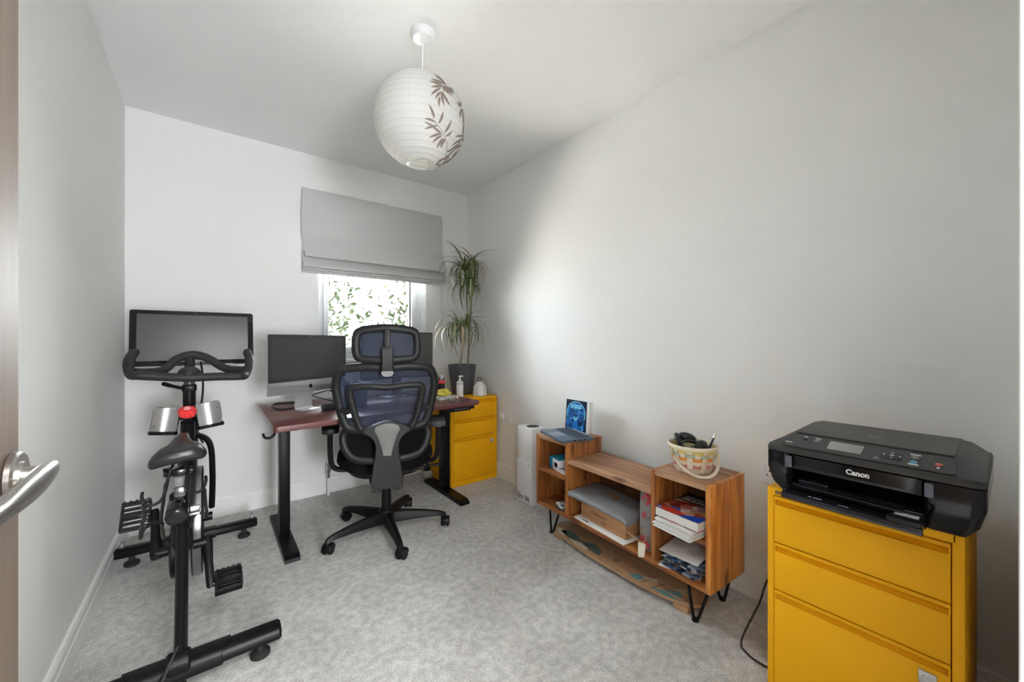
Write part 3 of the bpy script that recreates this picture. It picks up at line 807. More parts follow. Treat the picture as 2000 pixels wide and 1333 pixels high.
for s in (-1, 1): rl.tube(catmull([(BX - .008 + s * .034, 1.705, .668), (BX - .008 + s * .024, 1.74, .648), (BX - .008 + s * .022, 1.79, .646), (BX - .008 + s * .010, 1.86, .672)], 5), .0042, 8)
obj('saddle_rails', rl, M_blacks, saddle, world=True)
cl = MB(); cl.cyl((BX - .045, 1.755, .642), (BX + .029, 1.755, .642), .011, 14); cl.box((BX - .030, 1.735, .632), (BX + .014, 1.775, .654), .005)
for s in (-1, 1): cl.cyl((BX - .008 + s * .030, 1.755, .632), (BX - .008 + s * .030, 1.755, .660), .010, 12)
obj('saddle_clamp', cl, M_bhi, saddle, world=True)
# main frame to the head
P = catmull([(BX, 1.79, .40), (BX, 2.02, .47), (BX, 2.22, .57), (BX, 2.36, .68)], 6)
boxtube(P, [.030] * len(P), [.045] * len(P), 'main_tube')
P = catmull([(BX, 2.62, .08), (BX, 2.585, .30), (BX, 2.50, .52), (BX, 2.38, .70)], 6)
boxtube(P, [.026] * len(P), [.032] * len(P), 'front_tube')
for s in (-1, 1):
    P = catmull([(BX + .012, 2.34, .66), (BX + .026 + s * .046, 2.30, .62), (BX + .03 + s * .055, 2.24, .50), (BX + .03 + s * .052, 2.225, .34)], 6)
    boxtube(P, [.012] * len(P), [.028] * len(P), 'flywheel_fork')
P = catmull([(BX + .005, 2.40, .60), (BX + .002, 2.365, .72), (BX, 2.345, .80), (BX, 2.340, .865)], 5)
head = boxtube(P, [.027] * 6 + [.024] * 10, [.036] * 6 + [.030] * 10, 'head_tube')
obj('head_collar', MB().cyl((BX, 2.340, .855), (BX, 2.338, .890), .027, 20, bev=.005).box((BX - .018, 2.300, .862), (BX + .018, 2.33, .888), .004), M_bike, head, world=True)
obj('handlebar_post', MB().tube([(BX, 2.338, .86), (BX, 2.335, .96)], .014, 16, ry=.02), mat('post_grey', (0.05, 0.05, 0.055), .35), head, world=True)
obj('height_lever', MB().tube(catmull([(BX - .02, 2.30, .875), (BX - .06, 2.27, .893), (BX - .085, 2.25, .906)], 4), [.007, .007, .007, .007, .008, .009, .009, .009, .008], 10), M_bike, head, world=True)
# handlebar
hb_ = MB()
Lc = at(252, 733, y=2.25); Rc = at(481, 733, y=2.25); Lt = at(264, 685, y=2.40); Rt = at(482, 685, y=2.40); Mid = at(367, 737, y=2.23)
loop = [Lt, Lt * .55 + Lc * .45 + Vector((-.012, 0, 0)), Lc + Vector((.002, .02, .004)), Lc + Vector((.03, -.018, 0)), Lc * .5 + Mid * .5, Mid, Rc * .5 + Mid * .5, Rc + Vector((-.03, -.018, 0)), Rc + Vector((-.002, .02, .004)), Rt * .55 + Rc * .45 + Vector((.012, 0, 0)), Rt]
hb_.tube(catmull(loop, 6), [.014] + [.0185] * 59 + [.014], 14)
bar_o = obj('handlebar', hb_, M_grip, bike, world=True)
inner = [at(262, 727, y=2.30), at(290, 727, y=2.33), at(320, 722, y=2.36), at(346, 701, y=2.40), at(376, 692, y=2.42), at(405, 699, y=2.40), at(438, 718, y=2.36), at(462, 722, y=2.33), at(484, 722, y=2.30)]
obj('inner_bar', MB().tube(catmull(inner, 6), .0185, 14), M_grip, bar_o, world=True)
cb = MB(); cb.ell((BX + .002, 2.285, .945), (.042, .07, .030), 20, 12); cb.tube([(BX, 2.335, .93), (BX, 2.39, .985), (BX, 2.42, 1.015)], .019, 12)
obj('bar_clamp', cb, M_grip, bar_o, world=True)
# screen
scr_t = math.radians(-9)
sx0, sx1 = -.318, .190
SC = Vector(((sx0 + sx1) / 2, 2.655, 1.105))
SM = Matrix.Translation(SC) @ Matrix.Rotation(math.radians(1.5), 4, 'Z') @ Matrix.Rotation(scr_t, 4, 'X') @ Matrix.Rotation(PI / 2, 4, 'X')
hw, hh = (sx1 - sx0) / 2, .143
sb = MB(); sb.prism(roundpoly([(-hw, -hh), (hw, -hh), (hw, hh), (-hw, hh)], .010, 4), -.022, 0, .003, M=SM)
screen = obj('touch_screen', sb, M_gblack, bike, world=True)
M_disp = mat('unlit_display', (0.085, 0.085, 0.083), 0.22, spec=.5)
obj('display', MB().prism([(-hw + .026, -hh + .026), (hw - .026, -hh + .026), (hw - .026, hh - .020), (-hw + .026, hh - .020)], -.001, .0012, M=SM), M_disp, screen, world=True)
obj('camera_dot', MB().cyl((0, 0, 0), (0, 0, .0016), .003, 10).__class__().cyl(SM @ Vector((0, hh - .010, 0)), SM @ Vector((0, hh - .010, .0016)), .003, 10), M_mid, screen, world=True)
mt_ = MB(); mt_.tube(catmull([(BX, 2.40, 1.00), (BX, 2.50, .975), (BX, 2.66, .975), (BX, 2.712, 1.02), (BX, 2.715, 1.09)], 4), .016, 12); mt_.box((BX - .07, 2.700, 1.06), (BX + .07, 2.735, 1.16), .01)
obj('screen_mount', mt_, M_bike, bike, world=True)
tr_ = MB(); tr_.prism(roundpoly([(-.045, -.05), (.045, -.05), (.04, .05), (-.04, .05)], .012, 3), 0, .008, .002, M=T(BX + .005, 2.47, .996) @ Matrix.Rotation(math.radians(8), 4, 'X'))
obj('tray', tr_, M_mid, bike, world=True)
cbl = catmull([at(392, 705, y=2.5), at(396, 735, y=2.45), at(396, 765, y=2.42), at(393, 790, y=2.40), at(388, 820, y=2.36), at(386, 845, y=2.33), at(397, 865, y=2.32)], 6)
obj('cable', MB().tube(cbl, .0045, 8), M_cable, bike, world=True)
# red knob
kb = MB(); rows = []
for z, r in ((0, .022), (.006, .0285), (.026, .030), (.033, .027), (.036, .018)):
    rows.append([((r + (.0018 * math.cos(8 * a) if r > .025 else 0)) * math.cos(a), (r + (.0018 * math.cos(8 * a) if r > .025 else 0)) * math.sin(a), z) for a in [2 * PI * k / 48 for k in range(48)]])
KM = T(BX + .001, 2.13, .775) @ Matrix.Rotation(math.radians(22), 4, 'X')
kb.loft(rows, M=KM)
knob = obj('resistance_knob', kb, M_red, bike, world=True)
kl = MB(); kl.tube([KM @ Vector((.010 * math.cos(a), .010 * math.sin(a), .0366)) for a in [2 * PI * k / 20 for k in range(20)]], .0022, 6, closed=True); kl.tube([KM @ Vector((-.009, .007, .0366)), KM @ Vector((.009, -.007, .0366))], .0022, 6)
obj('knob_emblem', kl, mat('pale_pink', (.8, .45, .45), .5), knob, world=True)
ks = MB(); ks.cyl(KM @ Vector((0, 0, -.10)), KM @ Vector((0, 0, .002)), .011, 12); ks.cyl(KM @ Vector((0, 0, -.20)), KM @ Vector((0, 0, -.03)), .024, 16)
obj('knob_stem', ks, M_bike, bike, world=True)
# forearm trays: brushed plates in dark shells on both sides of the head
for s in (-1, 1):
    Mx = T(BX + (-.080 if s < 0 else .072), 2.30, .74 if s < 0 else .752) @ Matrix.Rotation(math.radians(-s * 8), 4, 'Y') @ Matrix.Rotation(math.radians(-10), 4, 'X')
    sh_ = MB()
    def fn(a, b, o=0): return ((a - .5) * .088, -.002 + .018 * math.cos(PI * (a - .5)) + o, (b - .5) * .105)
    sh_.grid(lambda a, b: fn(a, b), 10, 4, M=Mx)
    pl_ = obj('forearm_tray', sh_, M_alu, bike, world=True, solid=.003)
    un = MB(); un.prism(roundpoly([(-.047, -.058), (.047, -.058), (.047, .056), (-.047, .056)], .02, 4), 0, .012, .003, M=Mx @ T(0, .034, 0) @ Matrix.Rotation(PI / 2, 4, 'X'))
    un.tube([Mx @ Vector(((a - .5) * .09, -.002 + .02 * math.cos(PI * (a - .5)), -.057)) for a in (0, .15, .3, .5, .7, .85, 1)], .009, 8)
    obj('tray_shell', un, M_bhi, pl_, world=True)
    scw = MB()
    for z in (.02, -.03): scw.cyl(Mx @ Vector((s * .036, .000, z)), Mx @ Vector((s * .036, -.004 + .008, z)), .004, 8)
    obj('tray_screws', scw, M_black, pl_, world=True)
obj('tray_bracket', MB().tube([(BX - .09, 2.325, .735), (BX, 2.335, .74), (BX + .08, 2.325, .745)], .010, 10), M_bike, bike, world=True)
# flywheel with guard
FW = (BX + .034, 2.225, .300)
fw = MB(); fw.lathe([(.0, -.010), (.15, -.010), (.17, -.019), (.222, -.019), (.226, -.016), (.226, .016), (.222, .019), (.17, .019), (.15, .010), (.0, .010)], 64, M=T(*FW) @ Matrix.Rotation(PI / 2, 4, 'Y'))
flyw = obj('flywheel', fw, M_bike, bike, world=True, ang=30)
rimb = MB(); rimb.lathe([(.2262, -.0135), (.2268, -.012), (.2268, .012), (.2262, .0135)], 64, M=T(*FW) @ Matrix.Rotation(PI / 2, 4, 'Y'))
obj('flywheel_rim', rimb, mat('flywheel_steel', (.34, .34, .34), .35, metal=.9), flyw, world=True, ang=30)
gd = MB(); gd.lathe([(.0, -.014), (.08, -.014), (.092, -.010), (.094, .0), (.092, .010), (.0, .012)], 40, M=T(BX - .022, 1.86, .335) @ Matrix.Rotation(PI / 2, 4, 'Y'))
gd.box((BX - .036, 1.86, .26), (BX - .012, 2.26, .41), .010)
obj('drive_guard', gd, M_bike, bike, world=True)
ax = MB(); ax.cyl((BX + .0, 2.225, .30), (BX + .085, 2.225, .30), .018, 14)
obj('flywheel_axle', ax, M_bike, bike, world=True)
# cranks and pedals
CC = Vector((-.083, 1.85, .34))
pedR = Vector((.050, 1.752, .222)); pedL = Vector((-.216, 1.948, .458))
for p_, s in ((pedR, 1), (pedL, -1)):
    a_ = Vector((CC.x + s * .070, CC.y, CC.z)); b_ = Vector((CC.x + s * .082, p_.y, p_.z))
    cr_ = MB(); cr_.tube([a_ + (a_ - b_) * .12, a_, a_ * .5 + b_ * .5, b_, b_ + (b_ - a_) * .06], [.009, .010, .008, .008, .006], 10, ry=[.014, .018, .013, .013, .010], up=(1, 0, 0))
    cr_.cyl(CC + Vector((s * .03, 0, 0)), a_, .016, 14)
    crank = obj('crank_arm', cr_, M_bike, bike, world=True)
    pm = MB()
    Rm = T(*p_) @ Matrix.Rotation(math.radians(14 if s > 0 else 46), 4, 'X')
    pm.cyl(b_, p_, .0065, 10)
    pm.prism(roundpoly([(-.042, -.048), (.034, -.048), (.046, -.02), (.046, .02), (.034, .048), (-.042, .048)], .010, 3), -.010, -.006, M=Rm) if False else None
    pm.box((-.040, -.050, -.010), (-.032, .050, .010), .003, M=Rm); pm.box((.034, -.044, -.010), (.042, .044, .010), .003, M=Rm)
    for yy, hh_ in ((-.048, .012), (-.026, .006), (-.009, .006), (.009, .006), (.026, .006), (.048, .012)): pm.box((-.040, yy - .0045, -hh_), (.040, yy + .0045, hh_), .002, M=Rm)
    pm.box((-.040, -.010, -.011), (.042, .010, .011), .004, M=Rm)
    for q in range(5): pm.box((-.032 + q * .016 - .003, .050, -.012), (-.032 + q * .016 + .003, .056, .012), .001, M=Rm)
    pedal = obj('pedal', pm, M_bhi, crank, world=True)
# wire dumbbell cages behind the saddle
M_wire = mat('wire_black_gloss', (0.012, 0.012, 0.012), .15)
def cage(paths, y, x_off=0.0):
    mb = MB()
    for p in paths: mb.tube(catmull([at(u, v, y=y + dy) for u, v, dy in p], 5), .0048, 8)
    return obj('dumbbell_cage', mb, M_wire, bike, world=True)
cage([[(334, 915, .05), (328, 935, .03), (324, 955, .0), (316, 975, -.02), (300, 986, -.03), (284, 986, -.03), (277, 975, -.02), (278, 962, 0)],
      [(280, 984, -.03), (282, 1008, -.03), (276, 1030, -.03), (274, 1052, -.02), (280, 1036, -.02), (292, 1024, 0), (312, 1021, .03), (318, 1024, .04)],
      [(324, 945, .0), (318, 985, .02), (315, 1015, .04), (320, 1050, .05)]], 1.68)
cage([[(368, 905, .05), (366, 925, .03), (364, 948, .0), (370, 960, -.02), (384, 962, -.03), (396, 955, -.03), (402, 940, -.02), (402, 930, 0)],
      [(366, 950, .0), (368, 985, .02), (371, 1030, .04)],
      [(372, 1030, .03), (376, 1012, .02), (386, 1002, .01), (398, 1003, 0), (404, 1008, 0), (402, 985, -.02), (400, 955, -.03)]], 1.70)
br_ = MB(); br_.box((BX - .035, 1.745, .50), (BX + .05, 1.765, .515), .003); br_.box((BX + .022, 1.70, .50), (BX + .05, 1.75, .508), .002)
obj('cage_bracket', br_, M_alu, bike, world=True)
cab_ = catmull([at(348, 1262, y=1.55), at(335, 1290, y=1.54), at(322, 1318, y=1.53), at(312, 1345, y=1.52)], 4)
obj('power_lead', MB().tube(cab_, [.003] * 5 + [.006] * 2 + [.004] * 6, 8), M_cable, bike, world=True)

# ================================================================ yellow filing cabinets
def cabinet(loc, rotz, W, D, label, lock_x=.36, brand=True):
    """front faces local -y; x to the right seen from the front"""
    Hc = .655
    t = thing('filing_cabinet', label, 'cabinet', loc, rotz, 'yellow metal filing cabinets')
    b = MB()
    b.box((0, .030, .0), (W, D, Hc), .006)
    # front frame
    b.box((0, 0, 0), (.017, .04, Hc), .003); b.box((W - .020, 0, 0), (W, .04, Hc), .003)
    b.box((.012, 0, Hc - .022), (W - .012, .04, Hc), .003); b.box((.012, 0, 0), (W - .012, .04, .040), .003)
    obj('cabinet_body', b, M_yellow, t)
    for i, (z1, z0) in enumerate(((.6305, .4965), (.4930, .3575), (.3540, .0435))):
        d = MB(); x0, x1 = .0185, W - .0215
        d.box((x0, -.002, z0), (x1, .012, z1 - .024), .0015)                     # panel
        d.box((x0, -.002, z1 - .009), (x1, .024, z1), .0015)                       # lip
        dr = obj('drawer', d, M_yellow, t)
        g = MB()
        g.loft([[(x, .004, z1 - .0245), (x, .014, z1 - .029), (x, .024, z1 - .0085), (x, .020, z1 - .0085)] for x in (x0 + .001, x1 - .001)])
        obj('finger_groove', g, M_yellow, dr)
        for xs in (x0, x1 - .003): obj('groove_stop', MB().box((xs, -.001, z1 - .026), (xs + .003, .022, z1 - .008)), M_yellow, dr)
        if i == 2:
            lk = MB(); lk.box((W - .072, -.0075, z1 - .064), (W - .042, -.003, z1 - .034), .0015)
            l_ = obj('lock_plate', lk, M_alum, dr)
            lc = MB(); lc.cyl((W - .057, -.010, z1 - .049), (W - .057, -.006, z1 - .049), .009, 20, bev=.001); lc.box((W - .0582, -.0106, z1 - .054), (W - .0558, -.0098, z1 - .044))
            obj('lock_barrel', lc, M_chrome, l_)
    if brand:
        lt = text_mb('BISLEY', .0145, .0008, T(.020, -.0006, Hc - .0165) @ FRONT, .0002, 1.28)
        n_ = obj('name_badge', lt, mat('badge_dark', (.05, .05, .07), .3), t)
        lt = text_mb('BISLEY', .0145, .0006, T(.0203, -.0014, Hc - .0163) @ FRONT, -.0007, 1.28)
        obj('badge_face', lt, mat('badge_silver', (.8, .8, .82), .3), n_)
    return t
cabinet((1.322, .457, 0), math.radians(-90), .388, .42, 'yellow metal filing cabinet in the foreground under the black printer')
cabinet((1.402, 2.548, 0), 0, .413, .41, 'yellow metal filing cabinet in the far corner with the potted plant on top', brand=False)

# ================================================================ printer
M_pr = mat('printer_gloss', (0.006, 0.006, 0.008), 0.12, spec=.35)
M_prt = mat('printer_lid', (0.030, 0.029, 0.028), 0.40, spec=.45, bump=.08, bscale=1500)
prn = thing('inkjet_printer', 'black flatbed inkjet printer on the foreground yellow cabinet with paper tray open', 'printer', (1.288, .449, .655), math.radians(-90))
prn.scale = (1, 1, 1.27)
PW, PD = .412, .375
def slab(x0, x1, y0, y1, r, z, n=5): return [(a, b, z) for a, b in roundpoly([(x0, y0), (x1, y0), (x1, y1), (x0, y1)], r, n)]
lo = MB()
# lower body: left block, right block and rear, leaving the paper mouth open
lo.loft([slab(.030, .060, .030, PD - .03, .012, .000), slab(.010, .060, .012, PD - .012, .018, .022), slab(.0, .060, .0, PD, .022, .055), slab(.0, .060, .0, PD, .022, .092)])
lo.loft([slab(PW - .095, PW - .030, .030, PD - .03, .012, .000), slab(PW - .095, PW - .010, .012, PD - .012, .018, .022), slab(PW - .095, PW, .0, PD, .022, .055), slab(PW - .095, PW, .0, PD, .022, .092)])
lo.box((.055, .11, .004), (PW - .09, PD - .01, .090)); lo.box((.055, .012, .001), (PW - .09, .12, .012))
body = obj('printer_body', lo, M_pr, prn, ang=30)
mo = MB(); mo.box((.060, .008, .060), (PW - .095, .10, .090), .002)
ft_ = obj('front_panel', mo, M_pr, prn)
obj('maker_name', text_mb('Canon', .0140, .0005, T(.180, .0075, .073) @ FRONT, .0006, 1.22), mat('white_ink', (.75, .75, .75), .5), ft_)
sl_ = MB()
for k in range(9): sl_.box((.082 + k * .026, .0995, .052), (.099 + k * .026, .101, .0535))
obj('roller_marks', sl_, mat('roller_white', (.7, .7, .7), .5), body)
# scanner unit
up_ = MB()
up_.loft([slab(.0, PW, .0, PD, .022, .094), slab(-.001, PW + .001, -.001, PD, .024, .100), slab(.001, PW - .001, .003, PD - .002, .026, .106)])
def wedge(x0, x1, za, zb): pass
up_.loft([[(x, .004, .106), (x, .085, .1265 - e), (x, PD - .05, .131 - e), (x, PD - .006, .121 - e), (x, PD - .002, .106)] for x, e in ((.004, .020), (.035, .002), (.05, 0), (PW - .05, 0), (PW - .035, .002), (PW - .004, .020))])
scan = obj('scanner_unit', up_, M_prt, prn, ang=25)
lid = MB(); lid.loft([[(x, .092, .1275), (x, .094, .1300), (x, PD - .05, .1335), (x, PD - .012, .1255), (x, PD - .012, .122)] for x in (.052, PW - .052)])
lidо = obj('scanner_lid', lid, M_prt, scan, ang=25)
obj('lid_emblem', MB().box((.195, .165, .1305), (.222, .178, .1318), .0005), M_mid, lidо)
cpm = T(0, .006, .1072) @ Matrix.Rotation(math.atan2(.0205, .081), 4, 'X')
cp_ = MB(); cp_.prism(roundpoly([(.030, .004), (PW - .042, .004), (PW - .050, .078), (.052, .078)], .014, 4), .0, .0012, M=cpm)
cpan = obj('control_panel', cp_, mat('panel_grey', (.040, .040, .042), .38), scan)
obj('panel_screen', MB().box((.136, .020, .0012), (.206, .062, .0030), .001, M=cpm), mat('lcd_grey', (.33, .33, .33), .3), cpan)
def btn(x, y, r, m, name='button'):
    return obj(name, MB().lathe([(r, 0), (r, .0012), (r * .8, .0018)], 18, M=cpm @ T(x, y, .0010)), m, cpan)
M_ink = mat('panel_ink', (.65, .65, .66), .5)
for x, y, r, m in ((.080, .052, .0065, M_dark), (.108, .052, .0065, M_mid), (.235, .018, .005, M_mid), (.300, .050, .0065, M_mid), (.300, .028, .0065, mat('cyan_button', (.10, .35, .50), .4)), (.340, .036, .0065, mat('red_button', (.55, .10, .08), .4))): btn(x, y, r, m)
obj('navigation_pad', MB().box((.243, .026, .001), (.279, .056, .0026), .001, M=cpm), M_dark, cpan)
mk = MB()
for x, y, a, b in ((.2465, .040, .004, .003), (.2755, .040, .004, .003), (.261, .0525, .003, .004), (.261, .0295, .003, .004), (.261, .041, .008, .004), (.300, .061, .018, .003), (.300, .016, .018, .003), (.050, .022, .016, .0022), (.080, .064, .008, .002), (.108, .064, .012, .002), (.340, .020, .005, .004)): mk.box((x - a / 2, y - b / 2, .0012), (x + a / 2, y + b / 2, .0031), M=cpm)
obj('panel_symbols', mk, M_ink, cpan)
# tray
M_try = mat('tray_smoke', (.016, .018, .024), .16, spec=.5)
ty = MB()
ty.prism(roundpoly([(.055, -.040), (PW - .092, -.052), (PW - .092, .10), (.055, .10)], .012, 4), .006, .011, .0015)
ty.prism(roundpoly([(.052, -.044), (PW - .088, -.056), (PW - .088, -.044), (.052, -.032)], .003, 2), .004, .016, .0015)
ty.box((.052, -.034, .006), (.060, .06, .022), .002); 
tray = obj('paper_tray', ty, M_try, prn)
tx = MB(); tx.prism(roundpoly([(.075, -.006), (PW - .125, -.014), (PW - .125, .04), (.075, .045)], .008, 3), .026, .030, .001)
tx.box((.075, .02, .030), (.14, .045, .036), .001)
obj('output_tray', tx, M_try, tray)
ex = MB(); ex.prism(roundpoly([(PW - .150, -.050), (PW - .090, -.052), (PW - .090, .02), (PW - .140, .02)], .008, 3), .014, .024, .002)
obj('tray_guide', ex, M_try, tray)
obj('tray_sticker', MB().box((PW - .138, -.024, .0242), (PW - .098, -.004, .0248)), mat('sticker_white', (.6, .6, .6), .5), tray)
obj('tray_lettering', MB().box((.105, -.012, .0112), (.112, -.008, .0116)).box((.116, -.012, .0112), (.134, -.008, .0116)).box((.170, -.018, .0112), (.190, -.016, .0116)), M_ink, tray)
for x in (.048, PW - .092):
    obj('clear_hinge', MB().box((x, -.001, .062), (x + .016, .006, .088), .003), mat('clear_plastic', (.10, .11, .14), .1), body)
obj('cassette_front', MB().box((.060, .02, .013), (PW - .094, .045, .026), .002), M_try, body)
pc = catmull([at(1499, 1132, x=1.70), at(1492, 1150, x=1.65), at(1482, 1180, x=1.55), (1.50, .60, .02), (1.47, .57, .006), (1.46, .52, .006), (1.47, .47, .006)], 6)
tag(obj('power_cable', MB().tube(pc, .0035, 8), M_cable), 'black power cable trailing behind the foreground yellow cabinet', 'cable')

# ================================================================ rustic shelf unit
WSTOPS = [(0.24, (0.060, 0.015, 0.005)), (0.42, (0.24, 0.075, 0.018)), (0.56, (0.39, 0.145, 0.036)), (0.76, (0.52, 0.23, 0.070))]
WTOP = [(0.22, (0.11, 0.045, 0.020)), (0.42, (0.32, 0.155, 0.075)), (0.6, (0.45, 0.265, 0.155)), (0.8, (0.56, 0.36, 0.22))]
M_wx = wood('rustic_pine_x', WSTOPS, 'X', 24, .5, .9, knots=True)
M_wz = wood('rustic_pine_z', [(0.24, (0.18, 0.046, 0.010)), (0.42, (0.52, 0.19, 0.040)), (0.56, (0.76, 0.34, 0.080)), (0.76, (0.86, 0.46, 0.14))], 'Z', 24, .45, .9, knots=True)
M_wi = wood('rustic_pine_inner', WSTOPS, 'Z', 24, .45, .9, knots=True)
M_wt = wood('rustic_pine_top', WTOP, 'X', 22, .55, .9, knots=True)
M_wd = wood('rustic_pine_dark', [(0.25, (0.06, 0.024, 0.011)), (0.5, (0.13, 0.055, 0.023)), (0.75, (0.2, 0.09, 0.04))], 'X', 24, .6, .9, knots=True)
SHX, SHY, SHR = 1.505, 1.715, math.radians(-92.5)
SW_, SD_ = 1.026, .265
shf = thing('shelf_unit', 'low stepped reclaimed pine shelf unit on black hairpin legs along the right wall', 'shelf', (SHX, SHY, 0), SHR)
zb, zm, zt = .145, .460, .548; th = .020
xa, xb = .262, SW_ - .255
def plankpair(name, a, b, axis, m, split=.55):
    """a panel made of two boards side by side (split along y)"""
    ys = a[1] + (b[1] - a[1]) * split
    obj(name, MB().box(a, (b[0], ys - .0006, b[2]), .002), m, shf)
    obj(name, MB().box((a[0], ys + .0006, a[2]), b, .002), m, shf)
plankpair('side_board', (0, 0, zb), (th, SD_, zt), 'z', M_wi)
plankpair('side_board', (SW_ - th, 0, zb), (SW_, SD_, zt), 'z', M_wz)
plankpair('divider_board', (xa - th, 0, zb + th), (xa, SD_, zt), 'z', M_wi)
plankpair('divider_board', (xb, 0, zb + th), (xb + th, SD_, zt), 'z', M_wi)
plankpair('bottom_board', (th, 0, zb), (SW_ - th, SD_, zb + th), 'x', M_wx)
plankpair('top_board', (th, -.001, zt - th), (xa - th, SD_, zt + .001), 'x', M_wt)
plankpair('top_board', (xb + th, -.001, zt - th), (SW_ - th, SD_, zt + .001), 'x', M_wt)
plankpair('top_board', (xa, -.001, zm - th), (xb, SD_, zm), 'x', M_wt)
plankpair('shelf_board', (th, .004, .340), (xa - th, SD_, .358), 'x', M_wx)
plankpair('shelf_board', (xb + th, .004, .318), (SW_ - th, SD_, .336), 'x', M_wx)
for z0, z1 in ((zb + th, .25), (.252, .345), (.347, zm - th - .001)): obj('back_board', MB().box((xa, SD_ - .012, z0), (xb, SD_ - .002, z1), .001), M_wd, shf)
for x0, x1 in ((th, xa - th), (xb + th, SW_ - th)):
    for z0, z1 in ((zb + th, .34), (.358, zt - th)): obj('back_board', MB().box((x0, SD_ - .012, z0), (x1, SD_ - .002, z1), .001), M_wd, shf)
for x, y, sx_, sy_ in ((.10, .055, -1, -1), (SW_ - .075, .050, 1, -1), (.10, SD_ - .055, -1, 1), (SW_ - .075, SD_ - .05, 1, 1)):
    lg = MB()
    k = [(x - .045, y, zb), (x - .012, y + sy_ * .018, .02), (x, y + sy_ * .022, .0075), (x + .012, y + sy_ * .018, .02), (x + .045, y, zb)]
    lg.tube(catmull(k, 5), .006, 8); lg.box((x - .055, y - .02, zb - .004), (x + .055, y + .02, zb - .0005))
    lg.lathe([(.012, 0), (.014, .003), (.012, .010), (.007, .013)], 14, (x, y + sy_ * .022, 0))
    obj('hairpin_leg', lg, M_blacks, shf)
def sp_(x, y, z=0):
    """point in the shelf's own frame -> room"""
    c, s = math.cos(SHR), math.sin(SHR)
    return (SHX + c * x - s * y, SHY + s * x + c * y, z)

# ---- on the left box: laptop base and canvas
M_lap = mat('slate_blue_laptop', (0.095, 0.135, 0.19), 0.42, metal=.2)
lap = thing('laptop', 'slim slate blue laptop keyboard lying open on the shelf end by the canvas', 'laptop', sp_(.150, .095, zt + .0015), SHR + math.radians(-14))
lb = MB(); lb.prism(roundpoly([(-.135, -.10), (.135, -.10), (.135, .10), (-.135, .10)], .010, 4), .003, .015, .003)
lb.prism(roundpoly([(-.132, -.097), (.132, -.097), (.132, .097), (-.132, .097)], .010, 4), .000, .0035)
obj('laptop_body', lb, M_lap, lap)
ky = MB()
for r_ in range(5):
    for c_ in range(13): ky.box((-.122 + c_ * .0188, -.004 + r_ * .0178, .015), (-.122 + c_ * .0188 + .0162, -.004 + r_ * .0178 + .0148, .0163), .0006, 1)
tag(obj('keys', ky, mat('key_grey', (.03, .04, .06), .5), lap), kind='stuff')
obj('touchpad', MB().box((-.05, -.090, .0148), (.045, -.018, .0154), .0003), mat('touchpad_grey', (.15, .19, .25), .3), lap)
obj('hinge_bar', MB().cyl((-.08, .097, .014), (.08, .097, .014), .006, 10), M_lap, lap)
pt_ = MB()
for k in range(3): pt_.box((.1345, -.03 + k * .03, .006), (.1355, -.012 + k * .03, .011))
obj('side_ports', pt_, M_black, lap)
# canvas
cv = thing('canvas_picture', 'small square canvas print in bright blue leaning on the wall above the laptop', 'picture', sp_(.086, SD_ - .040, zt + .001), SHR + math.radians(1))
cvM = Matrix.Rotation(math.radians(-4), 4, 'X')
obj('canvas_block', MB().box((-.082, 0, 0), (.108, .032, .186), .003, M=cvM), mat('canvas_white', (.74, .74, .73), .8, bump=.2, bscale=900), cv)
def blueprint():
    m = bpy.data.materials.new('blue_print'); m.use_nodes = True; nt = m.node_tree; b = nt.nodes['Principled BSDF']; b.inputs['Roughness'].default_value = .35
    tc = nt.nodes.new('ShaderNodeTexCoord'); n = nt.nodes.new('ShaderNodeTexNoise'); n.inputs['Scale'].default_value = 26; n.inputs['Detail'].default_value = 6; n.inputs['Distortion'].default_value = 1.2
    nt.links.new(tc.outputs['Object'], n.inputs['Vector'])
    nt.links.new(ramp(nt, n.outputs['Fac'], [(.30, (.002, .006, .02)), (.45, (.004, .05, .18)), (.55, (.01, .14, .48)), (.70, (.10, .42, .80))]), b.inputs['Base Color'])
    return m
ppt = obj('print_ground', MB().box((-.080, -.0012, .002), (.088, .0, .184), M=cvM), mat('print_navy', (.003, .012, .045), .35, var=.5, vscale=20), cv)
M_bp = blueprint()
def decal(pts, off, m, name='print_shape'):
    mb = MB(); mb.prism(pts, 0, .0004, M=cvM @ T(0, -.0012 - off, 0) @ Matrix(((1, 0, 0, 0), (0, 0, -1, 0), (0, 1, 0, 0), (0, 0, 0, 1)))); return obj(name, mb, m, ppt)
def ellp(cx_, cz_, rx, rz, n=28, a0=0, a1=2 * PI): return [(cx_ + rx * math.cos(a0 + (a1 - a0) * k / n), cz_ + rz * math.sin(a0 + (a1 - a0) * k / n)) for k in range(n)]
M_cy = mat('print_cyan', (.16, .50, .82), .35, var=.4, vscale=60)
decal(ellp(.004, .105, .078, .074), .0002, M_cy); decal(ellp(.004, .106, .069, .066), .0007, M_bp)
decal(roundpoly([(-.045, .135), (.050, .135), (.044, .160), (-.036, .160)], .010, 3), .0012, M_cy)
decal(ellp(-.040, .045, .034, .042), .0012, M_bp); decal(ellp(.046, .045, .034, .042), .0012, M_bp)
decal(ellp(.004, .085, .020, .024), .0017, M_cy); decal(ellp(.004, .094, .017, .012), .0021, M_bp)
decal(roundpoly([(-.022, .010), (.030, .010), (.022, .062), (-.014, .062)], .012, 3), .0017, mat('print_blue', (.01, .16, .55), .35, var=.4, vscale=50))

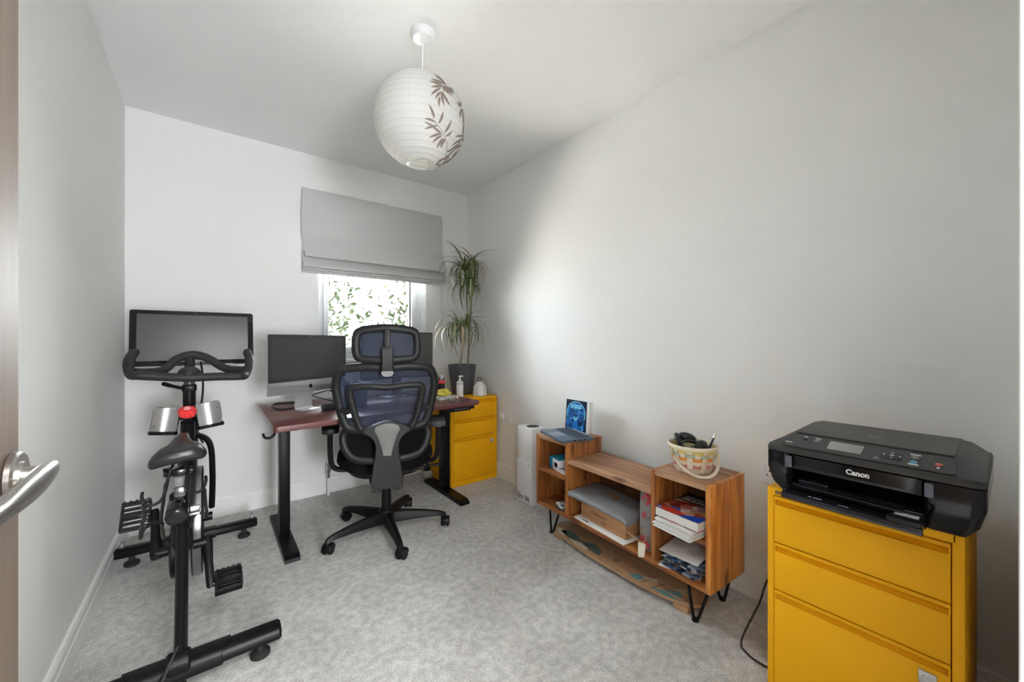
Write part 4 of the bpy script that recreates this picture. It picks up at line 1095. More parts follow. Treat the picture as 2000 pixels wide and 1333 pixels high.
# ---- games console standing on a speaker carton, left of the shelf
BXX, BYY = 1.680, 2.118
M_box = mat('white_card', (0.80, 0.80, 0.82), .6, var=.01)
ca = thing('speaker_carton', 'white upright speaker carton with black lettering on the carpet beside the shelf', 'box', (BXX, BYY, 0), math.radians(-94))
obj('carton', MB().box((0, 0, 0), (.168, .130, .280), .002), M_box, ca)
obj('carton_lid', MB().box((-.0008, -.0008, .236), (.1688, .1308, .2805), .002), M_box, ca)
obj('carton_lettering', text_mb('Era 100', .044, .0004, T(.010, -.0009, .018) @ FRONT, .0004), mat('print_black', (.01, .01, .012), .5), ca)
obj('carton_dot', MB().cyl((.140, -.0006, .268), (.140, -.0016, .268), .0035, 10), M_black, ca)
xb_ = thing('game_console', 'white box shaped games console with round black vent standing on the speaker carton', 'console', (BXX + .002, BYY - .004, .281), math.radians(-94))
obj('console_body', MB().box((0, 0, 0), (.164, .128, .226), .004), M_white, xb_)
vt = MB(); vt.cyl((.092, .064, .2262), (.092, .064, .2272), .043, 36)
obj('vent', vt, M_black, xb_)
hl = MB()
for q in range(5):
    for w_ in range(5): hl.cyl((.064 + q * .014, .036 + w_ * .014, .2270), (.064 + q * .014, .036 + w_ * .014, .2276), .0032, 6)
tag(obj('vent_holes', hl, M_mid, xb_), kind='stuff')
sd_ = MB()
for k in range(3): sd_.cyl((.145, -.0006, .195 - k * .010), (.145, .001, .195 - k * .010), .0022, 8)
obj('front_dots', sd_, M_mid, xb_)

# ---- contents of the left box
bx = thing('camera_box', 'blue and white product carton on the upper shelf of the left compartment', 'box', sp_(.048, .060, .3585), SHR + math.radians(-14))
obj('carton', MB().box((0, 0, 0), (.11, .095, .062), .0015), M_box, bx)
M_cyanb = mat('cyan_card', (.012, .30, .52), .5)
obj('blue_end', MB().box((-.0006, -.0006, -.0001), (.040, .0956, .0626), .001), M_cyanb, bx)
obj('blue_top', MB().box((.040, -.0004, .062), (.1104, .0954, .0628)), M_cyanb, bx)
obj('product_picture', MB().box((.062, -.0008, .018), (.098, -.0001, .044)).box((.070, -.0012, .024), (.090, -.0008, .037)), M_black, bx)
def book(name, label, loc, rz, w_, d_, h_, cover, pages=M_paper, group=None, cat='book', spine_side='y0'):
    t = thing(name, label, cat, loc, rz, group)
    obj('page_block', MB().box((.003, .002, .0015), (w_ - .003, d_ - .003, h_ - .0015)), pages, t)
    obj('cover', MB().box((0, 0, h_ - .0016), (w_, d_, h_), .0004).box((0, 0, 0), (w_, d_, .0016), .0004).box((0, d_ - .0016, 0), (w_, d_, h_), .0004), cover, t)
    return t
M_patch = mat('patterned_cover', (.20, .22, .26), .4, var=.95, vscale=60)
book('pocket_book', 'lower white edged booklet beside the blue and white carton', sp_(.155, .035, .3585), SHR + math.radians(-6), .074, .10, .010, mat('cover_white', (.5, .5, .55), .4, var=.4, vscale=50))
book('pocket_book', 'upper patterned booklet stacked beside the blue and white carton', sp_(.156, .033, .3690), SHR + math.radians(-4), .072, .10, .011, M_patch)
def gadget(loc, rz, label, s=1.0):
    t = thing('plastic_gadget', label, 'gadget', loc, rz)
    g = MB(); g.loft([superring(.030 * s, .055 * s, .0, 0, 24), superring(.040 * s, .066 * s, .008, 0, 24), superring(.040 * s, .066 * s, .022 * s, 0, 24), superring(.030 * s, .055 * s, .034 * s, 0, 24), superring(.008 * s, .02 * s, .037 * s, 0, 24)])
    obj('shell', g, mat('grey_shell', (.42, .42, .42), .3, metal=.3), t, ang=70)
    obj('recess', MB().lathe([(.013, 0), (.016, .002), (.013, .004)], 18, (0, -.02 * s, .036 * s)), M_dark, t)
    b = MB(); b.tube([(.041 * s * math.cos(a), .067 * s * math.sin(a), .012) for a in [2 * PI * k / 24 for k in range(24)]], .004, 6, closed=True)
    obj('bumper', b, M_dark, t)
gadget(sp_(.180, .140, zb + th + .001), SHR + .3, 'rounded grey plastic gadget at the bottom of the left compartment')
gadget(sp_(.180, .030, zb + th + .001), SHR + 1.25, 'small pale rounded gadget in front of the larger grey gadget', .62)

# ---- contents of the middle bay
cr8 = thing('wooden_wine_box', 'shallow pale wooden box with dark printed lettering in the middle bay', 'box', sp_(.318, .045, zb + th + .0085), SHR + math.radians(-3))
M_cr = wood('box_pine', [(0.25, (.33, .15, .06)), (.5, (.48, .25, .11)), (.75, (.58, .34, .17))], 'X', 20, .5, .5)
for nm, a, b in (('front_board', (0, 0, 0), (.30, .010, .085)), ('rear_board', (0, .15, 0), (.30, .16, .085)), ('end_board', (0, .010, 0), (.010, .15, .085)), ('end_board', (.29, .010, 0), (.30, .15, .085)), ('base_board', (.010, .010, 0), (.29, .15, .008))): obj(nm, MB().box(a, b, .0012), M_cr, cr8)
obj('box_lettering', text_mb('Collezione', .026, .0003, T(.075, -.0004, .040) @ FRONT, 0, .9, .25), mat('burnt_print', (.14, .06, .03), .7), cr8)
obj('box_year', text_mb('1983', .022, .0003, T(.135, -.0004, .012) @ FRONT, 0, .9, .2), mat('burnt_print', (.14, .06, .03), .7), cr8)
dc = thing('document_folder', 'flat white folder with black lettering under the wooden box', 'folder', sp_(.300, .012, zb + th + .0005), SHR + math.radians(-3))
obj('folder_sheet', MB().box((0, 0, 0), (.335, .20, .007), .001), M_paper, dc)
obj('folder_lettering', text_mb('HOME', .016, .0002, T(.045, .008, .0073), .0004), M_black, dc)
# felt sleeve: curved slab over the box
fl = thing('felt_sleeve', 'grey felt laptop sleeve with leather tab lying on the wooden box', 'case', sp_(.29, .01, zb + th + .105), SHR)
fm = MB(); rows = []
for i in range(17):
    a = i / 16; x_ = -.015 + .365 * a
    z0 = .006 * math.cos(PI * a) + (-.016 * max(0, (a - .935) / .065) ** 1.6) - .004
    sec = roundpoly([(-.02 + .012 * a, z0), (.205, z0 + .012), (.205, z0 + .030), (-.02 + .012 * a, z0 + .026)], [.012, .008, .008, .012], 3)
    rows.append([(x_, p[0], p[1] + .002) for p in sec])
fm.loft(rows)
M_felt = mat('grey_felt', (.25, .255, .27), .95, spec=.1, bump=.8, bscale=260, var=.35, vscale=120)
obj('sleeve_body', fm, M_felt, fl, ang=60)
obj('leather_tab', MB().box((-.035, -.012, 0), (.035, .012, .002), .001, M=T(.185, .105, .0385) @ Matrix.Rotation(-.1, 4, 'Z')), mat('tan_leather', (.36, .15, .06), .5), fl)
obj('tab_stamp', text_mb('GOUVA', .015, .0002, T(.155, .099, .0407), .0002), mat('burnt_print', (.14, .06, .03), .7), fl)
# floral gift bag with tag
gb = thing('gift_bag', 'grey gift bag with red floral pattern at the right of the middle bay', 'bag', sp_(xb - .090, .048, zb + th + .001), SHR)
def floral():
    m = bpy.data.materials.new('floral_paper'); m.use_nodes = True; nt = m.node_tree; b = nt.nodes['Principled BSDF']; b.inputs['Roughness'].default_value = .5
    tc = nt.nodes.new('ShaderNodeTexCoord'); v = nt.nodes.new('ShaderNodeTexVoronoi'); v.inputs['Scale'].default_value = 26
    n = nt.nodes.new('ShaderNodeTexNoise'); n.inputs['Scale'].default_value = 30; n.inputs['Detail'].default_value = 4
    nt.links.new(tc.outputs['Object'], v.inputs['Vector']); nt.links.new(tc.outputs['Object'], n.inputs['Vector'])
    ad = nt.nodes.new('ShaderNodeMath'); ad.operation = 'MULTIPLY_ADD'; ad.inputs[1].default_value = .75
    nt.links.new(n.outputs['Fac'], ad.inputs[0]); nt.links.new(v.outputs['Distance'], ad.inputs[2])
    nt.links.new(ramp(nt, ad.outputs[0], [(.40, (.55, .03, .05)), (.74, (.46, .05, .07)), (.78, (.19, .175, .175)), (.98, (.24, .225, .22))]), b.inputs['Base Color'])
    return m
M_flor = floral()
bgm = MB(); bgm.loft([[(0, 0, 0), (.086, 0, 0), (.086, .12, 0), (0, .12, 0)], [(0, 0, .20), (.086, .0, .20), (.086, .12, .20), (0, .12, .20)], [(.002, .004, .265), (.084, .004, .265), (.084, .116, .265), (.002, .116, .265)]])
obj('bag_body', bgm, M_flor, gb)
tg = thing('gift_tag', 'cream card tag with brown cord handle lying in front of the floral bag', 'tag', sp_(xb - .052, .012, zb + th + .001), SHR)
tp = MB(); tp.prism(roundpoly([(-.030, .028), (.006, .034), (.034, -.024), (.010, -.034)], .004, 2), 0, .001, M=Matrix.Rotation(math.radians(32), 4, 'X') @ T(0, 0, .022))
obj('card', tp, mat('cream_card', (.72, .66, .52), .6), tg)
tc_ = catmull([(-.016, .014, .036), (-.030, .010, .044), (-.050, .0, .054), (-.066, -.008, .064), (-.072, -.012, .074)], 5)
tl = MB(); tl.tube(tc_, .0026, 8); tl.tube(catmull([(-.016, .014, .036), (.004, .018, .050), (.0, .018, .078), (-.022, .014, .096)], 5), .0026, 8)
obj('cord', tl, mat('tan_cord', (.45, .26, .15), .6), tg)

# ---- contents of the right box
X0 = xb + th
M_pp2 = mat('paper_pages', (.72, .71, .68), .8, bump=.5, bscale=500)
ps = thing('paper_stack', 'thick sheaf of white papers overhanging the upper right shelf', 'papers', sp_(X0 + .018, -.035, .3365), SHR + math.radians(-3))
random.seed(9)
for k in range(7):
    r_ = random.uniform(-.03, .03)
    obj('sheet_bundle', MB().box((.0, .0, k * .0048), (.172 - random.uniform(0, .012), .24, k * .0048 + .0044), .0006, M=T(random.uniform(-.006, .008), random.uniform(-.016, .014), 0) @ Matrix.Rotation(r_, 4, 'Z')), M_paper if k % 3 else M_pp2, ps)
M_cov = bpy.data.materials.new('magazine_cover'); M_cov.use_nodes = True
_nt = M_cov.node_tree; _b = _nt.nodes['Principled BSDF']; _b.inputs['Roughness'].default_value = .25
_tc = _nt.nodes.new('ShaderNodeTexCoord'); _v = _nt.nodes.new('ShaderNodeTexVoronoi'); _v.inputs['Scale'].default_value = 28
_nt.links.new(_tc.outputs['Object'], _v.inputs['Vector'])
_sx = _nt.nodes.new('ShaderNodeSeparateColor'); _nt.links.new(_v.outputs['Color'], _sx.inputs[0])
_nt.links.new(ramp(_nt, _sx.outputs[0], [(.0, (.02, .015, .02)), (.3, (.42, .05, .03)), (.5, (.55, .33, .20)), (.65, (.03, .10, .40)), (.8, (.60, .12, .04)), (1.0, (.62, .58, .52))]), _b.inputs['Base Color'])
tb = book('textbook', 'thick white paged textbook with colourful photo cover on the sheaf of papers', sp_(X0 + .012, -.018, .3725), SHR + math.radians(-2), .190, .24, .036, M_cov, M_pp2)
obj('cover_band', MB().box((.0, .15, .0361), (.190, .240, .0364)), mat('cover_black', (.012, .012, .014), .3), tb)
obj('cover_lettering', text_mb('LIFE SUPPORT', .022, .0002, T(.012, .165, .0366), .0004), mat('white_ink2', (.75, .75, .75), .5), tb)
obj('cover_lettering', text_mb('ADVANCED', .016, .0002, T(.012, .195, .0366), .0003), mat('white_ink2', (.75, .75, .75), .5), tb)
obj('cover_patch', MB().prism([(.10, .0), (.190, .0), (.190, .06), (.15, .045), (.12, .02)], .0361, .0364), mat('cover_blue', (.01, .06, .42), .3), tb)
obj('cover_patch', MB().prism([(.03, .0), (.11, .0), (.12, .03), (.05, .045), (.01, .03)], .0361, .0364), mat('cover_red', (.60, .05, .03), .3), tb)
random.seed(12)
def collage(name, cols, scale):
    m = bpy.data.materials.new(name); m.use_nodes = True; nt = m.node_tree; b = nt.nodes['Principled BSDF']; b.inputs['Roughness'].default_value = .22
    tc = nt.nodes.new('ShaderNodeTexCoord'); v = nt.nodes.new('ShaderNodeTexVoronoi'); v.inputs['Scale'].default_value = scale
    nt.links.new(tc.outputs['Object'], v.inputs['Vector'])
    s = nt.nodes.new('ShaderNodeSeparateColor'); nt.links.new(v.outputs['Color'], s.inputs[0])
    nt.links.new(ramp(nt, s.outputs[0], [(i / (len(cols) - 1), c) for i, c in enumerate(cols)]), b.inputs['Base Color'])
    return m
M_mag = [collage('magazine_a', [(.01, .01, .015), (.10, .11, .15), (.02, .03, .06), (.45, .44, .43), (.05, .04, .04)], 55), collage('magazine_b', [(.01, .015, .03), (.03, .08, .18), (.30, .32, .36), (.02, .02, .03)], 48), collage('magazine_c', [(.03, .02, .02), (.28, .18, .12), (.02, .02, .03), (.5, .45, .4)], 50), collage('magazine_d', [(.4, .4, .42), (.06, .06, .08), (.25, .26, .3), (.02, .02, .02)], 60)]
lab = ['lowest of the glossy magazines heaped in the bottom right compartment', 'second lowest glossy magazine in the bottom right heap', 'third glossy magazine up in the bottom right heap', 'fourth glossy magazine up in the bottom right heap', 'fifth glossy magazine up in the bottom right heap', 'topmost glossy magazine of the bottom right heap under the envelope']
for k in range(6):
    t = tag(obj('magazine', MB().box((0, 0, 0), (.150, .20, .0075), .002), M_mag[k % 4]), lab[k], 'magazine', 'magazines in the bottom right compartment')
    t.location = sp_(X0 + .022 + random.uniform(0, .02), .002 + random.uniform(-.004, .02), zb + th + .001 + k * .0078); t.rotation_euler = (0, 0, SHR + random.uniform(-.13, .13))
ev = thing('envelope', 'white envelope with printed address tilted on top of the magazines', 'envelope', sp_(X0 + .012, .012, zb + th + .052), SHR + math.radians(4))
eM = Matrix.Rotation(math.radians(5), 4, 'X')
obj('envelope_body', MB().box((0, 0, 0), (.160, .17, .0035), .001, M=eM), M_paper, ev)
obj('address_lines', MB().box((.02, .12, .0034), (.05, .128, .0040), M=eM).box((.09, .05, .0034), (.13, .054, .0040), M=eM).box((.09, .065, .0034), (.14, .069, .0040), M=eM).box((.09, .08, .0034), (.135, .084, .0040), M=eM), M_mid, ev)
tag(obj('loose_slip', MB().box((0, 0, 0), (.05, .03, .0006)), M_paper, loc=sp_(X0 + .022, -.010, zb + th + .0012), rot=(0, 0, SHR + .2)), 'small white paper slip poking out under the magazines', 'paper')

# ---- basket on the right box
bkp = sp_(SW_ - .150, .140, zt + .0015)
bk = thing('wicker_basket', 'pale woven chip basket with pink and orange bands on the shelf end', 'basket', bkp, 0)
M_chip = mat('pale_chip_wood', (.78, .70, .56), .6, var=.08, vscale=30)
M_pink = mat('pink_chip', (.62, .25, .27), .6); M_orange = mat('orange_chip', (.72, .30, .06), .6); M_yel = mat('yellow_chip', (.70, .56, .16), .6); M_grn = mat('pale_green_chip', (.45, .52, .38), .6)
def brad(z): return .066 + .026 * (z / .105)
NST = 18
for k in range(NST):
    a = 2 * PI * k / NST; m_ = MB(); rows = []
    for z in (0.0, .02, .04, .06, .08, .1, .105):
        r = brad(z); da = .010 / r
        rows.append([((r + o) * math.cos(a + d), (r + o) * math.sin(a + d), z) for d, o in ((-da, 0), (da, 0), (da, .0022), (-da, .0022))])
    m_.loft(rows); obj('stake', m_, M_chip, bk)
for i, (z, m_) in enumerate(((.006, M_chip), (.022, M_pink), (.038, M_chip), (.052, M_orange), (.068, M_grn), (.084, M_yel))):
    b = MB(); rows = []
    for q in range(72):
        a = 2 * PI * q / 72
        o = .0042 * math.cos(NST / 2 * a + (PI if i % 2 else 0))
        rows.append([((brad(zz) + o + tck) * math.cos(a), (brad(zz) + o + tck) * math.sin(a), zz) for zz, tck in ((z, 0), (z, .0018), (z + .0135, .0018), (z + .0135, 0))])
    b.loft(rows, loop=True); obj('woven_band', b, m_, bk)
rm = MB(); rm.tube([(.0945 * math.cos(a), .0945 * math.sin(a), .104) for a in [2 * PI * k / 48 for k in range(48)]], .0035, 8, closed=True, ry=.008, up=(0, 0, 1))
obj('rim', rm, M_chip, bk)
obj('base', MB().lathe([(.0, .0), (.064, .0), (.064, .003), (.0, .003)], 32), M_chip, bk)
ha = []
for k in range(21):
    a = PI * k / 20
    ha.append(Vector((-.100 * math.cos(a) * .92, -.105 * math.sin(a) - .004, .100 - .098 * math.sin(a) ** .8)))
hM = Matrix.Rotation(math.radians(-40), 4, 'Z')
obj('handle', MB().tube([hM @ p for p in ha], .0012, 6, ry=.0065, up=hM @ Vector((0, 1, .8))), M_chip, bk)
M_hp = mat('headphone_black', (.012, .013, .016), .4)
def bpos(x, y, z): return (bkp[0] + x, bkp[1] + y, bkp[2] + z)
hp = thing('headphones', 'black padded headphones lying in the wicker basket', 'headphones', bpos(0, 0, .055))
e1 = MB(); e1.tube([(.030 * math.cos(a), 0, .034 * math.sin(a)) for a in [2 * PI * k / 24 for k in range(24)]], .010, 8, closed=True, M=T(-.025, .045, .052) @ Matrix.Rotation(.6, 4, 'Z') @ Matrix.Rotation(-.35, 4, 'X'))
obj('ear_cushion', e1, M_hp, hp)
e1 = MB(); e1.ell((0, 0, 0), (.034, .024, .026), M=T(.012, -.030, .045)); obj('ear_cup', e1, M_hp, hp)
obj('headband', MB().tube(catmull([(-.03, .05, .03), (-.01, .03, .06), (.02, 0, .055), (.03, -.03, .05)], 5), .007, 8), M_hp, hp)
ms = tag(obj('computer_mouse', MB().ell((0, 0, 0), (.024, .040, .020), M=Matrix.Rotation(.9, 4, 'Z') @ Matrix.Rotation(.3, 4, 'X')), M_hp, loc=bpos(.030, .040, .122)), 'dark rounded mouse in the middle of the wicker basket', 'mouse')
pn = thing('pen', 'dark pen with silver tip sticking up out of the wicker basket', 'pen', bpos(.035, -.035, .05))
obj('barrel', MB().cyl((0, 0, 0), (.022, -.025, .085), .0048, 10), mat('pen_navy', (.02, .03, .06), .3), pn)
obj('cap', MB().cyl((.022, -.025, .085), (.0255, -.029, .100), .0052, 10), M_chrome, pn)

# ---- balance board under the shelf
bo = thing('balance_board', 'wooden balance board with teal leaf pattern lying under the shelf', 'board', sp_(.52, .110, 0), SHR + math.radians(1))
M_ply = wood('board_ply', [(0.25, (.30, .16, .08)), (.5, (.45, .27, .15)), (.75, (.55, .36, .21))], 'X', 20, .4, .5)
bp_ = []
Lb, Wb = .43, .118
for k in range(64):
    a = 2 * PI * k / 64; c, s = math.cos(a), math.sin(a)
    bp_.append((Lb * math.copysign(abs(c) ** .72, c), Wb * math.copysign(abs(s) ** .8, s)))
obj('deck', MB().prism(bp_, .022, .036, .003), M_ply, bo)
for s in (-1, 1): obj('end_stop', MB().prism(roundpoly([(s * .33, -.09), (s * .395, -.085), (s * .395, .085), (s * .33, .09)], .012, 3), 0, .0218, .002), M_ply, bo)
M_teal = mat('teal_print', (.10, .25, .28), .4); M_sage = mat('sage_print', (.10, .14, .125), .4); M_crm = mat('cream_print', (.58, .50, .36), .4); M_blk = mat('line_print', (.03, .025, .02), .5)
dcl = [([(-.40, -.055), (-.36, -.085), (-.30, -.095), (-.31, -.06), (-.36, -.03)], M_crm), ([(-.36, -.06), (-.27, -.085), (-.20, -.07), (-.25, -.03), (-.33, -.02)], M_sage),
       ([(-.27, -.085), (-.20, -.108), (-.13, -.10), (-.15, -.06), (-.20, -.07)], M_crm), ([(-.22, -.06), (-.12, -.085), (-.06, -.09), (-.07, -.05), (-.14, -.02)], M_sage),
       ([(.12, -.095), (.17, -.102), (.19, -.07), (.15, -.06)], M_teal), ([(.17, -.065), (.24, -.055), (.22, -.02)], M_crm), ([(.27, -.075), (.36, -.055), (.33, -.03)], M_teal), ([(.22, -.095), (.30, -.10), (.37, -.08), (.30, -.075)], M_teal), ([(.30, -.03), (.38, -.02), (.34, .02)], M_crm),
       ([(-.05, -.11), (.10, -.112), (.10, -.110), (-.05, -.108)], M_blk), ([(.19, -.104), (.21, -.02), (.213, -.02), (.193, -.104)], M_blk), ([(.24, -.103), (.26, -.03), (.263, -.03), (.243, -.103)], M_blk)]
for q, m_ in dcl: obj('printed_shape', MB().prism(q, .0360, .0364), m_, bo)
rg = MB(); rg.tube([(.02 + .010 * math.cos(a), -.055 + .010 * math.sin(a), .0362) for a in [2 * PI * k / 20 for k in range(20)]], .0025, 6, closed=True)
obj('printed_ring', rg, M_blk, bo)

# ---------------------------------------------------------------- sockets
def socket(loc, rz, label, gang=2, plug=False):
    t = thing('wall_socket', label, 'socket', loc, rz)
    w2 = .073 if gang == 2 else .043
    obj('plate', MB().box((-w2, -.009, -.043), (w2, -.001, .043), .003), M_white, t)
    for x in ((-.036, .036) if gang == 2 else (0,)):
        h_ = MB(); h_.box((x - .003, -.0096, .004), (x + .003, -.0088, .014)); h_.box((x - .013, -.0096, -.012), (x - .006, -.0088, -.007)); h_.box((x + .006, -.0096, -.012), (x + .013, -.0088, -.007))
        tag(obj('pin_holes', h_, M_dark, t), kind='stuff')
        obj('rocker_switch', MB().box((x + (.017 if x > 0 else -.027), -.011, .010), (x + (.027 if x > 0 else -.017), -.0085, .030), .001), M_white, t)
    if plug:
        pg = obj('plug', MB().box((-.060, -.036, -.024), (-.014, -.0098, .026), .005), M_white, t)
    return t
socket((XR, 2.44, .497), math.radians(-90), 'white double wall socket with a plug in it beside the far yellow cabinet', 2, True)
socket((XR, .585, .545), math.radians(-90), 'white wall socket plate half hidden behind the foreground yellow cabinet')
wc = catmull([(XR - .025, 2.475, .472), (XR - .016, 2.50, .42), (XR - .008, 2.535, .36), (XR - .007, 2.65, .30)], 6)
tag(obj('white_cable', MB().tube(wc, .003, 8), M_white), 'thin white cable running from the wall plug behind the far cabinet', 'cable')

# ================================================================ on the desk
CT = .655
def mon_matrix(p0, p1, tilt=0):
    d = Vector((p1[0] - p0[0], p1[1] - p0[1], 0)); a = math.atan2(d.y, d.x)
    return a, d.length
# all-in-one computer on the left
ia, iw = mon_matrix((.226, 2.335), (.665, 2.575))
im = thing('desktop_computer', 'silver all-in-one computer with a dark screen on the left of the desk', 'computer', (.4455, 2.455, DT), ia)
hw = iw / 2; z0, z1 = .103, .425
ib = MB(); ib.prism(roundpoly([(-hw, z0), (hw, z0), (hw, z1), (-hw, z1)], .008, 3), -.006, 0, .0015, M=FRONT)
rows = []
for s, y in ((1, .0), (.97, .010), (.80, .026), (.45, .040), (.2, .044)): rows.append([(x * s, y, (z0 + z1) / 2 + (z - (z0 + z1) / 2) * s) for x, z in roundpoly([(-hw, z0), (hw, z0), (hw, z1), (-hw, z1)], .008, 3)])
ib.loft(rows)
case = obj('aluminium_case', ib, M_alum, im, ang=30)
gl = MB(); gl.prism(roundpoly([(-hw + .001, z0 + .068), (hw - .001, z0 + .068), (hw - .001, z1 - .001), (-hw + .001, z1 - .001)], .006, 3), .006, .0072, M=FRONT)
sg = obj('screen_glass', gl, M_screen, im)
obj('screen_panel', MB().prism([(-hw + .020, z0 + .088), (hw - .020, z0 + .088), (hw - .020, z1 - .020), (-hw + .020, z1 - .020)], .0072, .0075, M=FRONT), mat('lcd_dark', (.026, .026, .027), .2, spec=.5), sg)
obj('camera_dot', MB().cyl((0, -.0070, z1 - .010), (0, -.0076, z1 - .010), .002, 8), M_mid, sg)
# fruit emblem with a bite and a leaf
lg_ = MB(); c0 = z0 + .033
ap = [(0, .009), (.004, .011), (.008, .0105), (.0105, .0075), (.0082, .004), (.0082, .0), (.0112, -.004), (.009, -.009), (.006, -.012), (.003, -.0115), (0, -.0108), (-.003, -.0115), (-.006, -.012), (-.0095, -.008), (-.0115, -.001), (-.0115, .004), (-.009, .0095), (-.005, .011)]
lg_.prism([(a * .95, b * .95 + c0) for a, b in ap], .0060, .0066, M=FRONT)
lf_ = [(0, .0125), (.0045, .015), (.005, .020), (.001, .0175)]
lg_.prism([(a, b + c0) for a, b in lf_], .0060, .0066, M=FRONT)
obj('emblem', lg_, M_black, case)
sn = MB()
sn.loft([[(-.055, y, z), (.055, y, z), (.055, y + .006, z + dz), (-.055, y + .006, z + dz)] for y, z, dz in ((.020, .14, .0), (.042, .09, .002), (.052, .03, .0), (.050, .010, .001), (.040, .002, .004))])
sn.box((-.055, -.015, 0), (.055, .056, .005), .0015)
obj('stand', sn, M_alum, im, ang=40)
# second monitor
ma, mw = mon_matrix((.785, 2.635), (1.305, 2.655))
mo_ = thing('monitor', 'dark grey framed monitor behind the office chair on the right of the desk', 'monitor', (1.045, 2.645, DT), ma)
hw = mw / 2
obj('monitor_case', MB().box((-hw, 0, .128), (hw, .035, .452), .004), M_black, mo_)
pnl = obj('monitor_panel', MB().box((-hw + .008, -.0012, .142), (hw - .008, .0005, .444)), mat('matte_panel', (.050, .048, .044), .38, spec=.5), mo_)
obj('monitor_stand', MB().box((-.03, .035, .004), (.03, .06, .30), .004).box((-.12, -.04, 0), (.12, .14, .008), .003), M_black, mo_)
# dock, cable loop, upright box
dk = thing('docking_hub', 'black flat docking hub with cables beside the silver computer', 'hub', (.560, 2.400, DT), math.radians(22))
obj('hub_body', MB().prism(roundpoly([(-.066, -.030), (.066, -.030), (.066, .030), (-.066, .030)], .014, 4), .001, .036, .007, 3), mat('hub_navy', (.016, .020, .027), .35), dk)
obj('hub_light', MB().cyl((.048, -.0296, .012), (.048, -.0306, .012), .003, 10), M_white, dk)
c1 = [at(u, v, z=DT + .004) for u, v in ((598, 791), (575, 796), (550, 799), (536, 797), (532, 792), (538, 788), (560, 786), (590, 784))]
tag(obj('looped_cable', MB().tube(catmull(c1, 6), .0055, 8), M_cable), 'thick black cable looped on the left end of the desk', 'cable')
c2 = [(.575, 2.42, DT + .037), at(612, 773, y=2.50), at(625, 766, y=2.52), at(640, 762, y=2.54), at(655, 762, y=2.56)]
tag(obj('hub_cable', MB().tube(catmull(c2, 6), .0035, 8).box((-.012, -.006, -.006), (.012, .006, .006), .002, M=T(*at(648, 762, y=2.545))), M_cable), 'thin black cable rising from the hub to the plug beside it', 'cable')
ub = thing('upright_file_box', 'dark green upright box file standing between the computer and the office chair', 'box', (.700, 2.44, DT), math.radians(12))
M_grnb = mat('dark_green_board', (.012, .022, .018), .5)
obj('box_side', MB().box((-.030, -.06, 0), (-.026, .10, .140), .001), M_grnb, ub); obj('box_side', MB().box((.026, -.06, 0), (.030, .10, .140), .001), M_grnb, ub)
obj('box_front', MB().box((-.026, -.06, 0), (.026, -.056, .115), .001), M_grnb, ub); obj('box_base', MB().box((-.026, -.056, 0), (.026, .10, .004)), M_grnb, ub)
obj('box_papers', MB().box((-.022, -.05, .004), (-.004, .09, .128)), mat('tan_card', (.5, .38, .24), .7), ub)
# pen pot
pp = thing('pen_pot', 'dark pen pot holding red and blue pens beside the grey planter', 'pen pot', (1.352, 2.615, DT))
obj('pot', MB().lathe([(.026, 0), (.028, .003), (.029, .075), (.026, .075), (.025, .004), (.0, .004)], 24), mat('smoked_pot', (.03, .025, .03), .25), pp)
random.seed(3)
for k, (cx_, m_) in enumerate(((-.010, M_red), (.006, mat('teal_pen', (.02, .25, .35), .4)), (.014, mat('navy_pen', (.01, .02, .12), .4)), (-.004, M_black))):
    obj('pen', MB().cyl((cx_ * .4, .0, .006), (cx_ * 2.0, .004 * (k - 1), .105 + .006 * k), .0042, 8), m_, pp)
tag(obj('red_tape_roll', MB().lathe([(.028, .076), (.034, .078), (.034, .094), (.028, .096), (.020, .094), (.020, .078)], 24), M_red, loc=(1.352, 2.615, DT)), 'red ring resting on the rim of the dark pen pot', 'tape')
sb_ = thing('spice_jar', 'small clear bottle with white cap behind the pen pot', 'bottle', (1.428, 2.745, CT))
obj('bottle_glass', MB().lathe([(.017, 0), (.019, .004), (.019, .122), (.014, .136), (.013, .142)], 18), mat('bottle_grey', (.40, .42, .46), .15), sb_)
obj('bottle_cap', MB().lathe([(.015, .142), (.016, .146), (.016, .164), (.014, .166)], 18), M_white, sb_)
# notepad with yellow cloth, glasses
npad = thing('notepad', 'small white notepad under the yellow cloth on the right of the desk', 'notepad', at(867, 778, z=DT), math.radians(10))
obj('pad', MB().box((-.07, -.05, 0), (.085, .06, .012), .001), M_paper, npad)
random.seed(21)
cl_ = MB(); rows = []
for j in range(1, 9):
    a = -PI / 2 + PI * j / 9
    rows.append([((.055 * math.cos(a) * math.cos(b) * (1 + .22 * math.sin(3 * b + j))), (.038 * math.cos(a) * math.sin(b) * (1 + .25 * math.sin(4 * b + 1.3 * j))), .022 + .024 * math.sin(a) * (1 + .2 * math.sin(5 * b))) for b in [2 * PI * k / 20 for k in range(20)]])
cl_.loft(rows)
yc = tag(obj('yellow_cloth', cl_, mat('yellow_cloth', (.72, .60, .09), .8, var=.35, vscale=30), ang=60), 'crumpled yellow cloth lying on the white notepad', 'cloth')
yc.location = Vector(at(866, 776, z=DT)) + Vector((.0, .0, .012))
gs_ = thing('eyeglasses', 'thin dark framed glasses lying on the right front of the desk', 'glasses', at(873, 787, z=DT), math.radians(-6))
M_clear = mat('lens_clear', (.45, .37, .40), .05, alpha=.12)
